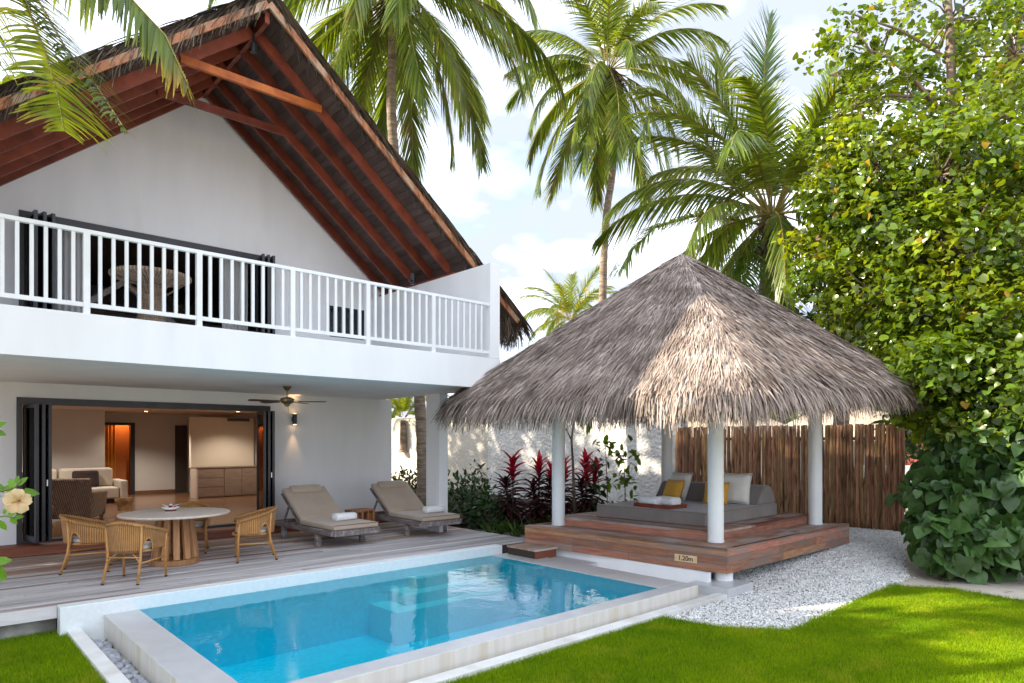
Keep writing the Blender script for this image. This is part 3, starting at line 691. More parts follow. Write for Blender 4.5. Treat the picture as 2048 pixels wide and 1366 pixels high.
# thatch ------------------------------------------------------------
def strip(nseg=3, curl=.25):
    """unit strand along +X, tapering, its end curling towards -Z"""
    V = []; F = []
    for i in range(nseg + 1):
        t = i / nseg; w = .5 * (1 - .55 * t ** 1.6)
        z = -curl * t * t
        V += [(t, -w, z), (t, w, z)]
    for i in range(nseg): F.append((2 * i, 2 * i + 1, 2 * i + 3, 2 * i + 2))
    return np.array(V), np.array(F)
def thatch_gable():
    SV, SF = strip(3, .18); Ms = []
    for s in (-1, 1):
        nrm = np.array([s * SL, 0, 1.]); nrm /= np.linalg.norm(nrm); dn = np.array([s * 1., 0, -SL]); dn /= np.linalg.norm(dn)
        Lmax = EX * math.hypot(1, SL)
        # cover of the slope
        n = 15000; t = rng.random(n) * (Lmax + .02); y = YR - .03 + rng.random(n) ** 1.5 * (24.6 - YR)
        base = np.array([XR, 0, ZR + .31])
        P = base + np.outer(t, dn) + np.stack([0 * y, y, 0 * y], 1) + nrm * (.01 + .04 * rng.random((n, 1)))
        X = dn + rnd_unit(n) * .13; Z = nrm + rnd_unit(n) * .25
        Ms.append(frames(P, X, Z, .45 + .3 * rng.random(n), .026 + .014 * rng.random(n), .5 * np.ones(n)))
        # strands that hang over the front rake
        n = 2600; t = rng.random(n) * (Lmax + .1)
        P = base + np.outer(t, dn) + np.stack([0 * t, YR + .10 - .13 * rng.random(n), 0 * t], 1) + nrm * (-.10 + .13 * rng.random((n, 1)))
        X = dn * (.75 + .4 * rng.random((n, 1))) + np.array([0, -.34, -.75]) * rng.random((n, 1)) + rnd_unit(n) * .22
        Z = nrm + np.array([0, -.7, 0]) + rnd_unit(n) * .3
        ln = .20 + .36 * rng.random(n) ** 1.6
        Ms.append(frames(P, X, Z, ln, .013 + .012 * rng.random(n), .55 * ln / ln))
        # eave fringe
        n = 2600; y = YR + rng.random(n) * 7
        P = base + dn * Lmax + np.stack([-s * .25 * rng.random(n), y, .2 * rng.random(n) - .22], 1)
        X = dn * .8 + np.array([0, 0, -.55]) + rnd_unit(n) * .2
        Ms.append(frames(P, X, nrm + rnd_unit(n) * .3, .3 + .28 * rng.random(n), .02 + .012 * rng.random(n), np.ones(n) * 1.2))
    # ridge cap
    n = 2500; y = YR - .02 + rng.random(n) ** 1.5 * 14; sg = rng.choice([-1., 1.], n)
    P = np.stack([XR + 0 * y, y, ZR + .36 + .06 * rng.random(n)], 1)
    X = np.stack([sg, 0 * y, -.75 + 0 * y], 1) + rnd_unit(n) * .25; Z = np.stack([.7 * sg, 0 * y, 1 + 0 * y], 1)
    Ms.append(frames(P, X, Z, .35 + .3 * rng.random(n), .025 + .012 * rng.random(n), np.ones(n)))
    V, F = instances(SV, SF, np.concatenate(Ms))
    o = link('thatch', new_mesh('thatch_gable', V - np.array(villa.location), F, False, [THATCHD]), roof); stuff(o)
thatch_gable()

# folding doors of the ground floor ---------------------------------
def door_leaf(parent, x, y, w, ang, z0, z1, handle=True):
    """one framed glass leaf; hinge at x, y, opening angle ang from the facade"""
    fr = MB(); c, s = math.cos(ang), math.sin(ang); off = OFF[parent.name]
    M = Matrix.Translation(Vector((x, y, 0))) @ Matrix.Rotation(ang, 4, 'Z')
    fw = .055; t = .022
    fr.box(0, fw, -t, t, z0, z1, M).box(w - fw, w, -t, t, z0, z1, M).box(fw + .001, w - fw - .001, -t, t, z1 - fw, z1, M).box(fw + .001, w - fw - .001, -t, t, z0, z0 + .09, M)
    leaf = fr.build('door_leaf', BLACK, parent)
    MB().box(fw - .004, w - fw + .004, -.005, .005, z0 + .085, z1 - fw + .005, M).build('pane', GLASS, leaf)
    if handle: MB().box(w - .042, w - .018, -t - .02, -t - .002, z0 + .88, z0 + .98, M).build('handle', mat('steel', (.6, .6, .6), rough=.3, metal=1), leaf)
    return leaf
frame = MB().box(DX0, DX1, YW - .03, YW + .16, DZ1 - .11, DZ1 + .003).box(DX0 - .003, DX0 + .07, YW - .03, YW + .16, DZ0, DZ1 - .112).box(DX1 - .07, DX1 + .003, YW - .03, YW + .16, DZ0, DZ1 - .112).box(DX0 + .072, DX1 - .072, YW - .03, YW + .16, DZ0, DZ0 + .045).build('door_frame', BLACK, villa, bevel=.004)
MB().box(1.0, 8.1, YW - .018, YW - .002, .02, .20).build('plinth', BLACK, villa) if False else None
lz0, lz1 = DZ0 + .06, DZ1 - .12
for i in range(3):
    door_leaf(villa, DX0 + .11 + i * .062, YW + .06, .66, R(-82 + i * 2), lz0, lz1, i == 2)
for i in range(3):
    door_leaf(villa, DX1 - .10 - i * .062, YW + .06, .66, R(-96 - i * 2), lz0, lz1, i == 0)

# upper folding doors and window
ufr = MB().box(UX0, UX1, YW - .02, YW + .14, UZ1 - .10, UZ1 + .003).box(UX0 - .003, UX0 + .07, YW - .02, YW + .14, 3.3, UZ1 - .102).box(UX1 - .07, UX1 + .003, YW - .02, YW + .14, 3.3, UZ1 - .102).build('door_frame', BLACK, villa)
for i in range(3): door_leaf(villa, UX0 + .10 + i * .075, YW + .05, .60, R(-84 + i * 4), 3.33, UZ1 - .10, False)
for i in range(3): door_leaf(villa, UX1 - .02 - i * .070, YW + .05, .60, R(-94 - i * 3), 3.33, UZ1 - .10, False)
wf = MB().box(6.68, 7.55, YW + .02, YW + .08, 4.05, 4.09).box(6.68, 7.55, YW + .02, YW + .08, 4.68, 4.72).box(6.68, 6.72, YW + .02, YW + .08, 4.091, 4.679).box(7.51, 7.55, YW + .02, YW + .08, 4.091, 4.679).build('window', BLACK, villa)
MB().box(6.72, 7.51, YW + .04, YW + .05, 4.09, 4.68).build('pane', GLASS, wf)
MB().box(6.55, 7.7, YW + .30, YW + .33, 3.9, 4.9).build('window_backing', BLACK, wf)  # plain black sheet set behind the glass
# white sheers of the upper room
def curtain(name, x0, x1, y, z0, z1, m, parent, amp=.03, folds=7):
    b = MB(); k = 36; V = []; F = []
    for i in range(k + 1):
        t = i / k; x = x0 + (x1 - x0) * t; yy = y + amp * math.sin(t * folds * 2 * PI)
        V += [(x, yy, z0), (x, yy + .01 * math.sin(t * 31), z1)]
    for i in range(k): F.append([2 * i, 2 * i + 2, 2 * i + 3, 2 * i + 1])
    b.add(V, F); return b.build(name, m, parent, smooth=True)
curtain('curtain', 1.62, 2.25, YW + .30, 3.33, 5.42, CURTW, villa)
curtain('curtain', 4.55, 5.05, YW + .30, 3.33, 5.42, CURTW, villa)

# upper room shell and ground room shell
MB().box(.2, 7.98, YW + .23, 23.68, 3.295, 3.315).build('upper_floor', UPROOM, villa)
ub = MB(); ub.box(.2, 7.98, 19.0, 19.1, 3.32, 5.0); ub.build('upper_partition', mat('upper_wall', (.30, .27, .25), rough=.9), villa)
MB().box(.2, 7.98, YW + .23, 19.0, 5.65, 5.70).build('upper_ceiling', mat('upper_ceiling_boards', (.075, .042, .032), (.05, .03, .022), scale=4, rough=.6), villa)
for xa, xb in ((1.6, 3.6), (5.6, 3.6)):
    MB().bar((xa, 17.0, 3.8), (xb, 17.0, 5.4), .10, .12).build('truss_beam', WHITE, villa)
rfl = MB().box(.2, 7.98, YW + .02, 23.68, .10, .150).build('room_floor', ROOMF, villa)
MB().box(.2, 7.98, YW + .225, 23.68, 2.66, 2.74).build('room_ceiling', ROOMC, villa)
MB().box(.192, .212, YW + .225, 23.69, .152, 2.658).build('room_wall', ROOMW, villa)
MB().box(7.968, 7.988, YW + .225, 23.69, .152, 2.658).build('room_wall', ROOMW, villa)
YBK = 21.2                                  # partition behind the sofa, wall beyond it with the lit doorway
wall_y('room_wall', 22.9, 23.0, .215, 7.965, .152, 2.658, [(4.30, 5.06, .1, 2.28)], ROOMW, villa)
MB().box(.215, 4.02, YBK, YBK + .12, .152, 2.658).build('room_wall', ROOMW, villa)
MB().box(5.07, 6.3, 22.875, 22.898, .152, .26).build('skirting', ROOMF, villa)
MB().box(5.02, 5.14, 22.86, 23.04, .152, 2.36).box(4.24, 5.018, 22.86, 23.04, 2.28, 2.36).build('door_frame', BLACK, villa)
MB().box(4.28, 5.9, 23.45, 23.5, .152, 2.6).build('back_room_wall', mat('terracotta_wall', (.50, .17, .05), rough=.8), villa)
curtain('curtain', 4.25, 4.72, 23.35, .16, 2.55, CURTAIN, villa, .03, 5)
MB().box(6.28, 6.62, 22.80, 22.87, .152, 2.30).build('inner_door', mat('dark_door', (.055, .040, .032), rough=.5), villa)
MB().box(6.08, 7.9, 20.55, 20.75, 1.02, 2.50).build('wall_panel', mat('cream_panel', (.70, .60, .47), rough=.8), villa)
MB().box(6.06, 6.10, 20.0, 20.55, .152, .99).build('panel_post', ROOMC, villa)
ac = MB().box(7.1, 7.75, 20.50, 20.545, 2.40, 2.49).build('air_grille', mat('grille', (.10, .09, .08), rough=.6), villa)
# ================================================================== pavilion
pav = thing('pavilion', 'thatched garden pavilion on round white columns with a stepped timber platform', 'pavilion', (10.4, 6.65, -.1))
CN, CL, CR = Vector((8.43, 4.79, 0)), Vector((8.11, 8.56, 0)), Vector((12.67, 4.77, 0))
def pq(u, v, z):
    """u along the lawn side (0..1 from the pool corner), v along the pool side"""
    p = CN + (CR - CN) * u + (CL - CN) * v; return Vector((p.x, p.y, z))
UL, VL = (CR - CN).length, (CL - CN).length
ZT = .30
def pplank(name, m, u0, u1, v0, v1, z0, z1, parent):
    b = MB(); b.hexa([pq(u0, v0, z0), pq(u1, v0, z0), pq(u1, v1, z0), pq(u0, v1, z0)], [pq(u0, v0, z1), pq(u1, v0, z1), pq(u1, v1, z1), pq(u0, v1, z1)])
    return b.build(name, m, parent)
plat = MB().hexa([pq(.012, .012, -.05), pq(.988, .012, -.05), pq(.988, .988, -.05), pq(.012, .988, -.05)], [pq(.012, .012, .262), pq(.988, .012, .262), pq(.988, .988, .262), pq(.012, .988, .262)]).build('platform', mat('platform_core', (.05, .03, .02), rough=.9), pav)
# side boards, three courses on each face, each board its own
for k in range(3):
    z0 = -.055 + k * .119; z1 = z0 + .116
    rr = random.Random(20 + k)
    for face in range(3):
        cuts = sorted([0, 1] + [.33 + rr.uniform(-.12, .12), .68 + rr.uniform(-.1, .1)]) if k < 2 else [0, .5 + rr.uniform(-.1, .1), 1]
        for a, b in zip(cuts[:-1], cuts[1:]):
            a += .0006; b -= .0006
            if face == 0: pplank('side_board', PLATW, 0, .0095, a, b, z0, z1, plat)
            elif face == 1: pplank('side_board', PLATW, max(a, .0101), b, 0, .0105, z0, z1, plat)
            else: pplank('side_board', PLATW, max(a, .0101), b, .9895, 1, z0, z1, plat)
# floor boards of the lower level (only the border that shows)
nb = 5
for i in range(nb):
    a, b = i * .033 / 1.0, (i + 1) * .033 - .0015
    pplank('floor_board', PLATTOP, a, b, 0 if i == 0 else a, 1 - a, .265, ZT, plat)           # pool side
    pplank('floor_board', PLATTOP, b + .0015, .55, a, b + .0, .265, ZT - .001, plat)          # lawn side
    pplank('floor_board', PLATTOP, .5515, 1 - a, a, b + .0, .265, ZT - .0015, plat)
# upper level
Z2 = .445
pplank('upper_platform', STEPW, .118, .93, .135, .93, .302, .408, plat)
for i in range(2):
    z0 = .302 + 0 * i
pplank('riser_board', PLATW, .110, .117, .126, .94, .303, Z2 - .037, plat)
pplank('riser_board', PLATW, .1175, .93, .126, .134, .303, Z2 - .037, plat)
nb2 = 9
for i in range(nb2):
    a = .108 + i * .0335; b = a + .032
    pplank('floor_board', PLATTOP, a, b, .124, .94, .410, Z2 - .001 * (i % 2), plat)
rr = random.Random(5)
for i in range(4):
    a = .124 + i * .0385; b = a + .037
    cuts = [.4095, .55 + rr.uniform(-.1, .1), .78 + rr.uniform(-.06, .06), .935]
    for c, d in zip(cuts[:-1], cuts[1:]): pplank('floor_board', PLATTOP if rr.random() < .7 else STEPW, c + .001, d - .001, a, b, .410, Z2 - .001 * (i % 2), plat)
# columns
COLS = [(8.57, 8.17), (8.87, 5.23), (12.10, 5.14), (11.80, 8.10)]
for x, y in COLS:
    b = MB().lathe([(.122, 0), (.122, .03), (.116, .035), (.116, 2.66)], 28, (x, y, ZT - .001)); b.build('column', GLOSSW, pav, smooth=False)
    o = pav.children[-1]
    for p in o.data.polygons: p.use_smooth = abs(p.normal.z) < .5
MB().lathe([(.13, -.36), (.13, -.06)], 24, (8.66, 4.98, 0)).build('foot', WHITE, pav)
MB().box(8.30, 8.39, 5.02, 8.30, -.40, -.062).build('base_wall', WHITE, pav)
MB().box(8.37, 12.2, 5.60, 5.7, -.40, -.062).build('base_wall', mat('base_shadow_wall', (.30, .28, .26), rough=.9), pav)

# roof: a rounded square shell, thatch strands over it
APX = np.array([10.28, 6.74]); ZA = 5.17; ZC = [2.52, 2.46, 2.88, 2.62]
def zeave(t):
    a = np.asarray(t) * 4 % 4; i = np.floor(a).astype(int); f = a - i; z = np.array(ZC); return z[i % 4] * (1 - f) + z[(i + 1) % 4] * f
def eave(t):
    """rounded outline of the eaves, t in 0..1, four sides"""
    a = t * 4 % 4; i = int(a); f = a - i
    o = 1.41; C = [(8.57 - o - .16, 8.17 + o + .22), (8.85 - o, 5.2 - o), (12.1 + o - .10, 5.14 - o + .08), (11.82 + o, 8.12 + o)]
    p = np.array(C[i]); q = np.array(C[(i + 1) % 4]); m = p + (q - p) * f
    # pull the corners in
    r = min(f, 1 - f); k = .0 if r > .13 else ((.13 - r) / .13) ** 2 * .045
    return m + (APX - m) * k
def roof_pt(t, s, d=0.0):
    e = eave(t); p = APX + (e - APX) * s; ZE = float(zeave(t))
    z = ZA - (ZA - ZE) * (s - .0) - .05 * max(0, s - .9) / .1 + d
    return np.array([p[0], p[1], z])
def shell(d, smax, m, name, parent, flip=False):
    K = 96; S = [0.0, .12, .3, .5, .7, .85, .93, smax]; V = []; F = []
    for s in S:
        for i in range(K): V.append(roof_pt(i / K, max(s, .002), d))
    for j in range(len(S) - 1):
        for i in range(K):
            q = [j * K + i, j * K + (i + 1) % K, (j + 1) * K + (i + 1) % K, (j + 1) * K + i]; F.append(q if not flip else q[::-1])
    b = MB().add(V, F); return b.build(name, m, parent, smooth=True)
proof = shell(-.03, .985, THATCHB, 'roof', pav)
shell(-.20, .97, BROWNCEIL, 'ceiling', proof, True)
for a, b in ((0, 1), (1, 2), (2, 3), (3, 0)):
    pa, pb = Vector((*COLS[a], 2.60)), Vector((*COLS[b], 2.60)); d = (pb - pa).normalized()
    piece_bar('beam', STEPW, proof, pa + d * .12, pb - d * .12, .09, .16)
for i in range(24):
    t = i / 24; p = roof_pt(t, .06, -.235); q = roof_pt(t, .955, -.235)
    piece_bar('rafter', STEPW, proof, p, q, .05, .07)

def thatch_pavilion():
    SV, SF = strip(3, .10); Ms = []
    def field(n, s0, s1, ln, lift, wid, droop, spread, pw=.5, longs=None):
        u = rng.random(n); s = np.sqrt(s0 ** 2 + (s1 ** 2 - s0 ** 2) * u) if pw == .5 else s0 + (s1 - s0) * u
        t = rng.random(n); ZE = zeave(t)
        E = np.array([eave(x) for x in t]); E2 = np.array([eave(x + .002) for x in t])
        tan = E2 - E; tan /= np.linalg.norm(tan, axis=1, keepdims=True)
        rad = E - APX
        P2 = APX + rad * s[:, None]; z = ZA - (ZA - ZE) * s - .05 * np.clip((s - .9) / .1, 0, 9)
        # fall line: between straight down the face and away from the peak
        nx = np.stack([tan[:, 1], -tan[:, 0]], 1); sg = np.sign((nx * rad).sum(1)); nx *= sg[:, None]
        dist = (rad * nx).sum(1)
        f1 = np.stack([nx[:, 0], nx[:, 1], -(ZA - ZE) / dist], 1); f1 /= np.linalg.norm(f1, axis=1, keepdims=True)
        f2 = np.stack([rad[:, 0], rad[:, 1], -(ZA - ZE)], 1); f2 /= np.linalg.norm(f2, axis=1, keepdims=True)
        D = f1 * .45 + f2 * .55
        up = np.cross(np.stack([tan[:, 0], tan[:, 1], 0 * t], 1), D); up *= np.sign(up[:, 2:3]); up /= np.linalg.norm(up, axis=1, keepdims=True)
        P = np.stack([P2[:, 0], P2[:, 1], z], 1) + up * (rng.random((n, 1)) * .035 - .005)
        X = D + up * (lift * (.3 + rng.random((n, 1)))) + np.array([0, 0, -1.]) * droop * rng.random((n, 1)) + rnd_unit(n) * spread
        Z = up + rnd_unit(n) * .35
        L = ln * (.6 + .8 * rng.random(n))
        Ms.append(frames(P, X, Z, L, wid * (.7 + .7 * rng.random(n)), L * (1 + droop)))
    field(84000, .02, .97, .24, .10, .0165, 0, .15)
    field(1400, .0, .10, .25, .05, .022, 0, .25)
    field(6500, .93, 1.0, .36, .0, .018, .75, .13, 1)
    field(4600, .965, 1.0, .42, -.05, .0165, 1.5, .15, 1)
    V, F = instances(SV, SF, np.concatenate(Ms))
    o = link('thatch', new_mesh('thatch_pavilion', V - np.array(pav.location), F, False, [THATCH]), proof); stuff(o)
thatch_pavilion()

# depth plate on the platform's pool side
dpl = thing('depth_plate', 'small cream plate marked 1.20m screwed to the platform side', 'sign', (8.4, 5.45, .09))
def on_face(v, z, out):
    p = pq(0, v, z); nrm = Vector((-(CL - CN).y, (CL - CN).x, 0)).normalized(); 
    return p + nrm * out
v0, v1 = (5.245 - 4.79) / 3.77, (5.60 - 4.79) / 3.77
lo = [on_face(v0, .035, .001), on_face(v1, .035, .001), on_face(v1, .138, .001), on_face(v0, .138, .001)]
hi = [on_face(v0, .035, .010), on_face(v1, .035, .010), on_face(v1, .138, .010), on_face(v0, .138, .010)]
MB().hexa(lo, hi).build('plate', PLATE, dpl)
fc = bpy.data.curves.new('numerals', 'FONT'); fc.body = '1.20m'; fc.size = .098; fc.align_x = 'CENTER'; fc.align_y = 'CENTER'; fc.extrude = .0012; fc.offset = .0012
fo = bpy.data.objects.new('numerals', fc); COL.objects.link(fo)
ax = (pq(0, v0, 0) - pq(0, v1, 0)).normalized(); nz_ = Vector((-(CL - CN).y, (CL - CN).x, 0)).normalized()
ctr = (on_face(v0, .086, .0125) + on_face(v1, .086, .0125)) / 2
dg = bpy.context.evaluated_depsgraph_get(); tme = bpy.data.meshes.new_from_object(fo.evaluated_get(dg)); bpy.data.objects.remove(fo)
tme.materials.clear(); tme.materials.append(INK)
upv = Vector((0, 0, 1))
M = Matrix(((ax.x, upv.x, nz_.x, ctr.x), (ax.y, upv.y, nz_.y, ctr.y), (ax.z, upv.z, nz_.z, ctr.z), (0, 0, 0, 1)))
link('numerals', tme, dpl, Matrix.Translation(-Vector(dpl.location)) @ M)
for v in (v0 + .006, v1 - .006):
    c = on_face(v, .086, .0115); MB().tube([c, c + nz_ * .003], .005, 8).build('screw', INK, dpl)

# white blocks and the small timber step between deck and platform
def block(label, x0, x1, y0, y1, z0, z1):
    o = MB().box(x0, x1, y0, y1, z0, z1).build('stepping_block', STONE, None, bevel=.012); return tag(o, label, 'block')
block('long white concrete block under the near corner column of the platform', 8.12, 8.80, 4.60, 5.22, -.36, -.19)
block('low white concrete block beside the small timber box step', 7.89, 8.20, 6.95, 7.85, -.36, -.155)
bs = thing('box_step', 'small dark timber box step between the deck and the platform', 'step', (7.75, 8.1, -.3))
for i in range(4):
    y0 = 7.74 + i * .178; MB().box(7.58, 8.10, y0, y0 + .172, -.018, .012).build('board', DECKB, bs)
MB().box(7.60, 8.08, 7.75, 7.78, -.3, -.02).build('side', STEPW, bs); MB().box(7.60, 7.63, 7.782, 8.44, -.3, -.02).build('side', mat('dark_side', (.05, .035, .022), rough=.7), bs)

# ------------------------------------------------------------------ pole fence
F0, F1 = Vector((14.86, 9.95, 0)), Vector((15.28, 4.66, 0))
fence = thing('pole_fence', 'screen fence of close rough brown poles behind the pavilion', 'fence', ((F0 + F1) / 2)[:])
POLE = mat('rough_pole', (.42, .24, .135), (.25, .125, .065), scale=6, rough=.8, stretch=(3, 3, .5), rand=.48, hue=.022, coord='Object', bump=.4, bscale=9, c3=(.12, .055, .03), s3=5, th3=(.52, .66))
def pole_mesh(sd):
    r = random.Random(sd); b = MB(); path = []; rad = []
    a1, a2 = r.uniform(0, 6), r.uniform(0, 6)
    for i in range(7):
        z = i / 6 * 2.32; path.append((.008 * math.sin(z * 2.1 + a1), .008 * math.sin(z * 2.7 + a2), z)); rad.append(.041 - .006 * i / 6 + r.uniform(-.003, .003))
    b.tube(path, rad, 7); return new_mesh('pole', b.v, b.f, True, [POLE])
POLES = [pole_mesh(s) for s in range(6)]
L = (F1 - F0).length; n = int(L / .051); d = (F1 - F0).normalized(); nn = Vector((d.y, -d.x, 0))
fr = random.Random(11)
for i in range(n):
    p = F0 + d * (L * (i + .5) / n) + nn * fr.uniform(-.012, .012)
    p.z = ground_z(p.x, p.y) - .06
    sc = fr.uniform(.82, 1.08)
    M = Matrix.Translation(p - Vector(fence.location)) @ Matrix.Rotation(fr.uniform(-.012, .012), 4, 'X') @ Matrix.Rotation(fr.uniform(0, 6), 4, 'Z') @ Matrix.Diagonal((sc, sc, fr.uniform(.992, 1.006), 1))
    link('pole', fr.choice(POLES), fence, M)
for z in (.35, 1.85): piece_bar('rail', POLE, fence, F0 + nn * -.07 + Vector((0, 0, z)), F1 + nn * -.07 + Vector((0, 0, z)), .05, .07)
MB().box(15.30, 15.40, 4.50, 4.64, -.25, 1.0).build('end_post', STEPW, fence) if False else None

# ------------------------------------------------------------------ compound wall
cw = thing('compound_wall', 'tall white rough plastered garden wall behind the red leaved plants', 'wall', (15.0, 16, -.1))
MB().box(14.90, 15.16, 9.75, 17.6, -.3, 2.76).build('wall_panel', PLASTER, cw)
MB().box(15.04, 15.26, 17.602, 32, -.3, 2.75).build('wall_panel', mat('old_plaster', (.72, .68, .60), (.62, .57, .49), scale=2.5, rough=.9, bump=.9, bscale=11, bdist=.06), cw)
# ================================================================== furniture
def set_attr(o, vals):
    a = o.data.attributes.new('weave', 'FLOAT_VECTOR', 'POINT'); a.data.foreach_set('vector', np.asarray(vals, np.float32).ravel())

# ---- wicker armchair: faces +X
def make_chair():
    root = thing('wicker_armchair', 'honey wicker tub armchair', 'armchair')
    def plan(phi, h):
        """phi 0 at the middle of the back, +-1 at the arm fronts; h 0 seat .. 1 rim"""
        a = phi * R(128); fl = 1 + .13 * h * (1 - .45 * abs(phi))
        x = -.275 * math.cos(a) * fl; 
        if math.cos(a) < 0: x = .275 * (-math.cos(a)) * 1.45
        return x - .02, .275 * math.sin(min(max(a, -PI / 2), PI / 2)) * fl + (0 if abs(a) < PI / 2 else .0)
    def top(phi): return .775 - .175 * abs(phi) ** 1.35
    def bot(phi): return .405 - .0 * abs(phi)
    NU, NV = 56, 12; V = []; F = []; W = []
    for i in range(NU + 1):
        phi = -1 + 2 * i / NU
        for j in range(NV + 1):
            h = j / NV; x, y = plan(phi, h); z = bot(phi) + (top(phi) - bot(phi)) * h
            V.append((x, y, z)); W.append((phi * .62, z, 0))
    def hole(phi, h):
        p = abs(phi); c = .50; return abs(p - c) < .105 * math.sqrt(max(0, 1 - (h / .52) ** 2)) if h < .52 else False
    for i in range(NU):
        for j in range(NV):
            if hole(-1 + 2 * (i + .5) / NU, (j + .5) / NV): continue
            a = i * (NV + 1) + j; F.append([a, a + NV + 1, a + NV + 2, a + 1])
    me = new_mesh('shell', V, F, True, [WICKER]); o = link('shell', me, root); set_attr(o, W)
    s = o.modifiers.new('solid', 'SOLIDIFY'); s.thickness = .014; s.offset = 0
    P = []
    for i in range(41):
        phi = -1 + 2 * i / 40; x, y = plan(phi, 1); P.append((x, y, top(phi)))
    ends = [(P[0][0] + .015, P[0][1], P[0][2] - .06)]; ende = [(P[-1][0] + .015, P[-1][1], P[-1][2] - .06)]
    rimb = MB().tube(ends + P + ende, .025, 8); ro = rimb.build('rim', WICKER, root, local=True, smooth=True); set_attr(ro, [(p.x * 1.2 + p.y, p.z, 0) for p in rimb.v])
    # arched trims round the two openings
    for sg in (-1, 1):
        T = []
        for k in range(13):
            a = PI * k / 12; phi = sg * (.50 + .108 * math.cos(a)); h = .53 * math.sin(a)
            x, y = plan(phi, h); T.append((x * 1.01, y * 1.02, bot(phi) + (top(phi) - bot(phi)) * h))
        MB().tube(T, .009, 6).build('arch_trim', CANE, root, local=True, smooth=True)
    S = []
    for i in range(24):
        a = 2 * PI * i / 24; S.append((.245 * math.cos(a) - .0 + (.04 if math.cos(a) > 0 else 0), .255 * math.sin(a), .400))
    MB().tube(S, .018, 6, closed=True).build('seat_ring', CANE, root, local=True, smooth=True)
    MB().lathe([(.235, .385), (.235, .398)], 24).build('seat', CANE, root, local=True)
    c = MB().lathe([(.02, .402), (.2, .403), (.232, .42), (.238, .445), (.215, .470), (.12, .482), (.02, .484)], 24, sx=1.0, sy=.98).build('cushion', CUSHW, root, local=True, smooth=True)
    for sg in (-1, 1):
        x, y = plan(sg * .36, 0); xt, yt = plan(sg * .36, 1); t = top(.36)
        lg = MB().tube([(xt * 1.03, yt * 1.03, t - .01), (x * 1.05, y * 1.05, .41), (x * 1.10, y * 1.05, .30), (x * 1.50 , y * 1.12, 0.012)], [.014, .016, .017, .016], 8).build('leg', CANE, root, local=True, smooth=True)
        MB().tube([(x * 1.495, y * 1.12, .016), (x * 1.51, y * 1.121, 0)], .018, 8).build('foot_cap', DARKTIP, lg, local=True)
        x, y = plan(sg * .97, 0); xt, yt = plan(sg * .97, 1)
        lg = MB().tube([(xt + .012, yt, top(1) - .02), (x + .015, y, .40), (x + .03, y * 1.02, .012)], [.018, .018, .016], 8).build('leg', CANE, root, local=True, smooth=True)
        MB().tube([(x + .03, y * 1.02, .016), (x + .031, y * 1.021, 0)], .018, 8).build('foot_cap', DARKTIP, lg, local=True)
        xb, yb = plan(sg * .36, 0)
        MB().tube([(xb * 1.22, yb * 1.07, .255), (x + .02, y, .275)], .011, 6).build('stretcher', CANE, root, local=True, smooth=True)
        MB().tube([(xb * 1.2, yb * 1.07, .26), (xb * 1.1, yb * .75, .34), (xb * 1.0, yb * .42, .39)], .009, 6).build('brace', CANE, root, local=True, smooth=True)
    xb, yb = plan(.36, 0)
    MB().tube([(xb * 1.15, -yb * 1.06, .33), (xb * 1.15, yb * 1.06, .33)], .010, 6).build('stretcher', CANE, root, local=True, smooth=True)
    return root
c0 = make_chair()
chairs = [((2.16, 9.62), R(47), 'honey wicker tub armchair with its back to the pool, pulled up to the round table'),
          ((1.86, 10.78), R(-14), 'honey wicker tub armchair at the round table on the side towards the wide folding doors’ hinged end'),
          ((3.88, 10.12), R(163), 'honey wicker tub armchair at the round table on the side towards the sun loungers'),
          ((3.36, 11.45), R(243), 'honey wicker tub armchair half hidden behind the round table, facing the pool')]
chairs[1] = (chairs[1][0], chairs[1][1], 'honey wicker tub armchair at the round table, the farthest from the loungers')
for i, (p, a, lb) in enumerate(chairs):
    o = c0 if i == 0 else copy_tree(c0)
    o.location = (p[0], p[1], .0015); o.rotation_euler = (0, 0, a); tag(o, lb, 'armchair', 'wicker armchairs round the dining table')

# ---- round table
tb = thing('dining_table', 'round pale wood dining table on a ring of slanted posts', 'table', (2.90, 10.55, 0), R(18))
MB().lathe([(.70, .712), (.735, .716), (.745, .728), (.745, .742), (.735, .750), (.02, .7505)], 48).build('table_top', TABLETOP, tb, local=True)
MB().lathe([(.30, 0.001), (.325, .002), (.33, .012), (.33, .075), (.32, .082), (.05, .083)], 36).build('base', TABLELEG, tb, local=True)
for i in range(12):
    a = 2 * PI * i / 12
    b = MB().bar((.285 * math.cos(a), .285 * math.sin(a), .083), (.205 * math.cos(a), .205 * math.sin(a), .711), .085, .075, up=(math.cos(a), math.sin(a), 0)); b.build('leg', TABLELEG, tb, local=True, bevel=.012)
bowl = thing('fruit_bowl', 'small white bowl with red flowers on the round dining table', 'bowl', (2.90, 10.78, .752))
MB().lathe([(.075, 0), (.08, .004), (.085, .016), (.06, .018)], 20).build('saucer', TRAYW, bowl, local=True)
MB().lathe([(.03, .016), (.075, .022), (.125, .058), (.118, .060), (.07, .032), (.01, .030)], 24).build('dish', TOWEL, bowl, local=True, smooth=True)
for i, (x, y, r) in enumerate(((.03, -.02, .03), (-.015, -.035, .026), (.055, .02, .024))):
    MB().lathe([(.004, -.8 * r), (.8 * r, -.4 * r), (r, .1 * r), (.6 * r, .8 * r), (.05 * r, r)], 10, (x, y, .062)).build('flower', CORDR, bowl, local=True, smooth=True)
for i in range(5):
    a = i * 1.26; b = MB(); b.add([(.03 * math.cos(a), .03 * math.sin(a), .05), (.09 * math.cos(a - .3), .09 * math.sin(a - .3), .088), (.13 * math.cos(a), .13 * math.sin(a), .10), (.09 * math.cos(a + .3), .09 * math.sin(a + .3), .088)], [[0, 1, 2, 3]]); b.build('petal', WHITEC, bowl, local=True)

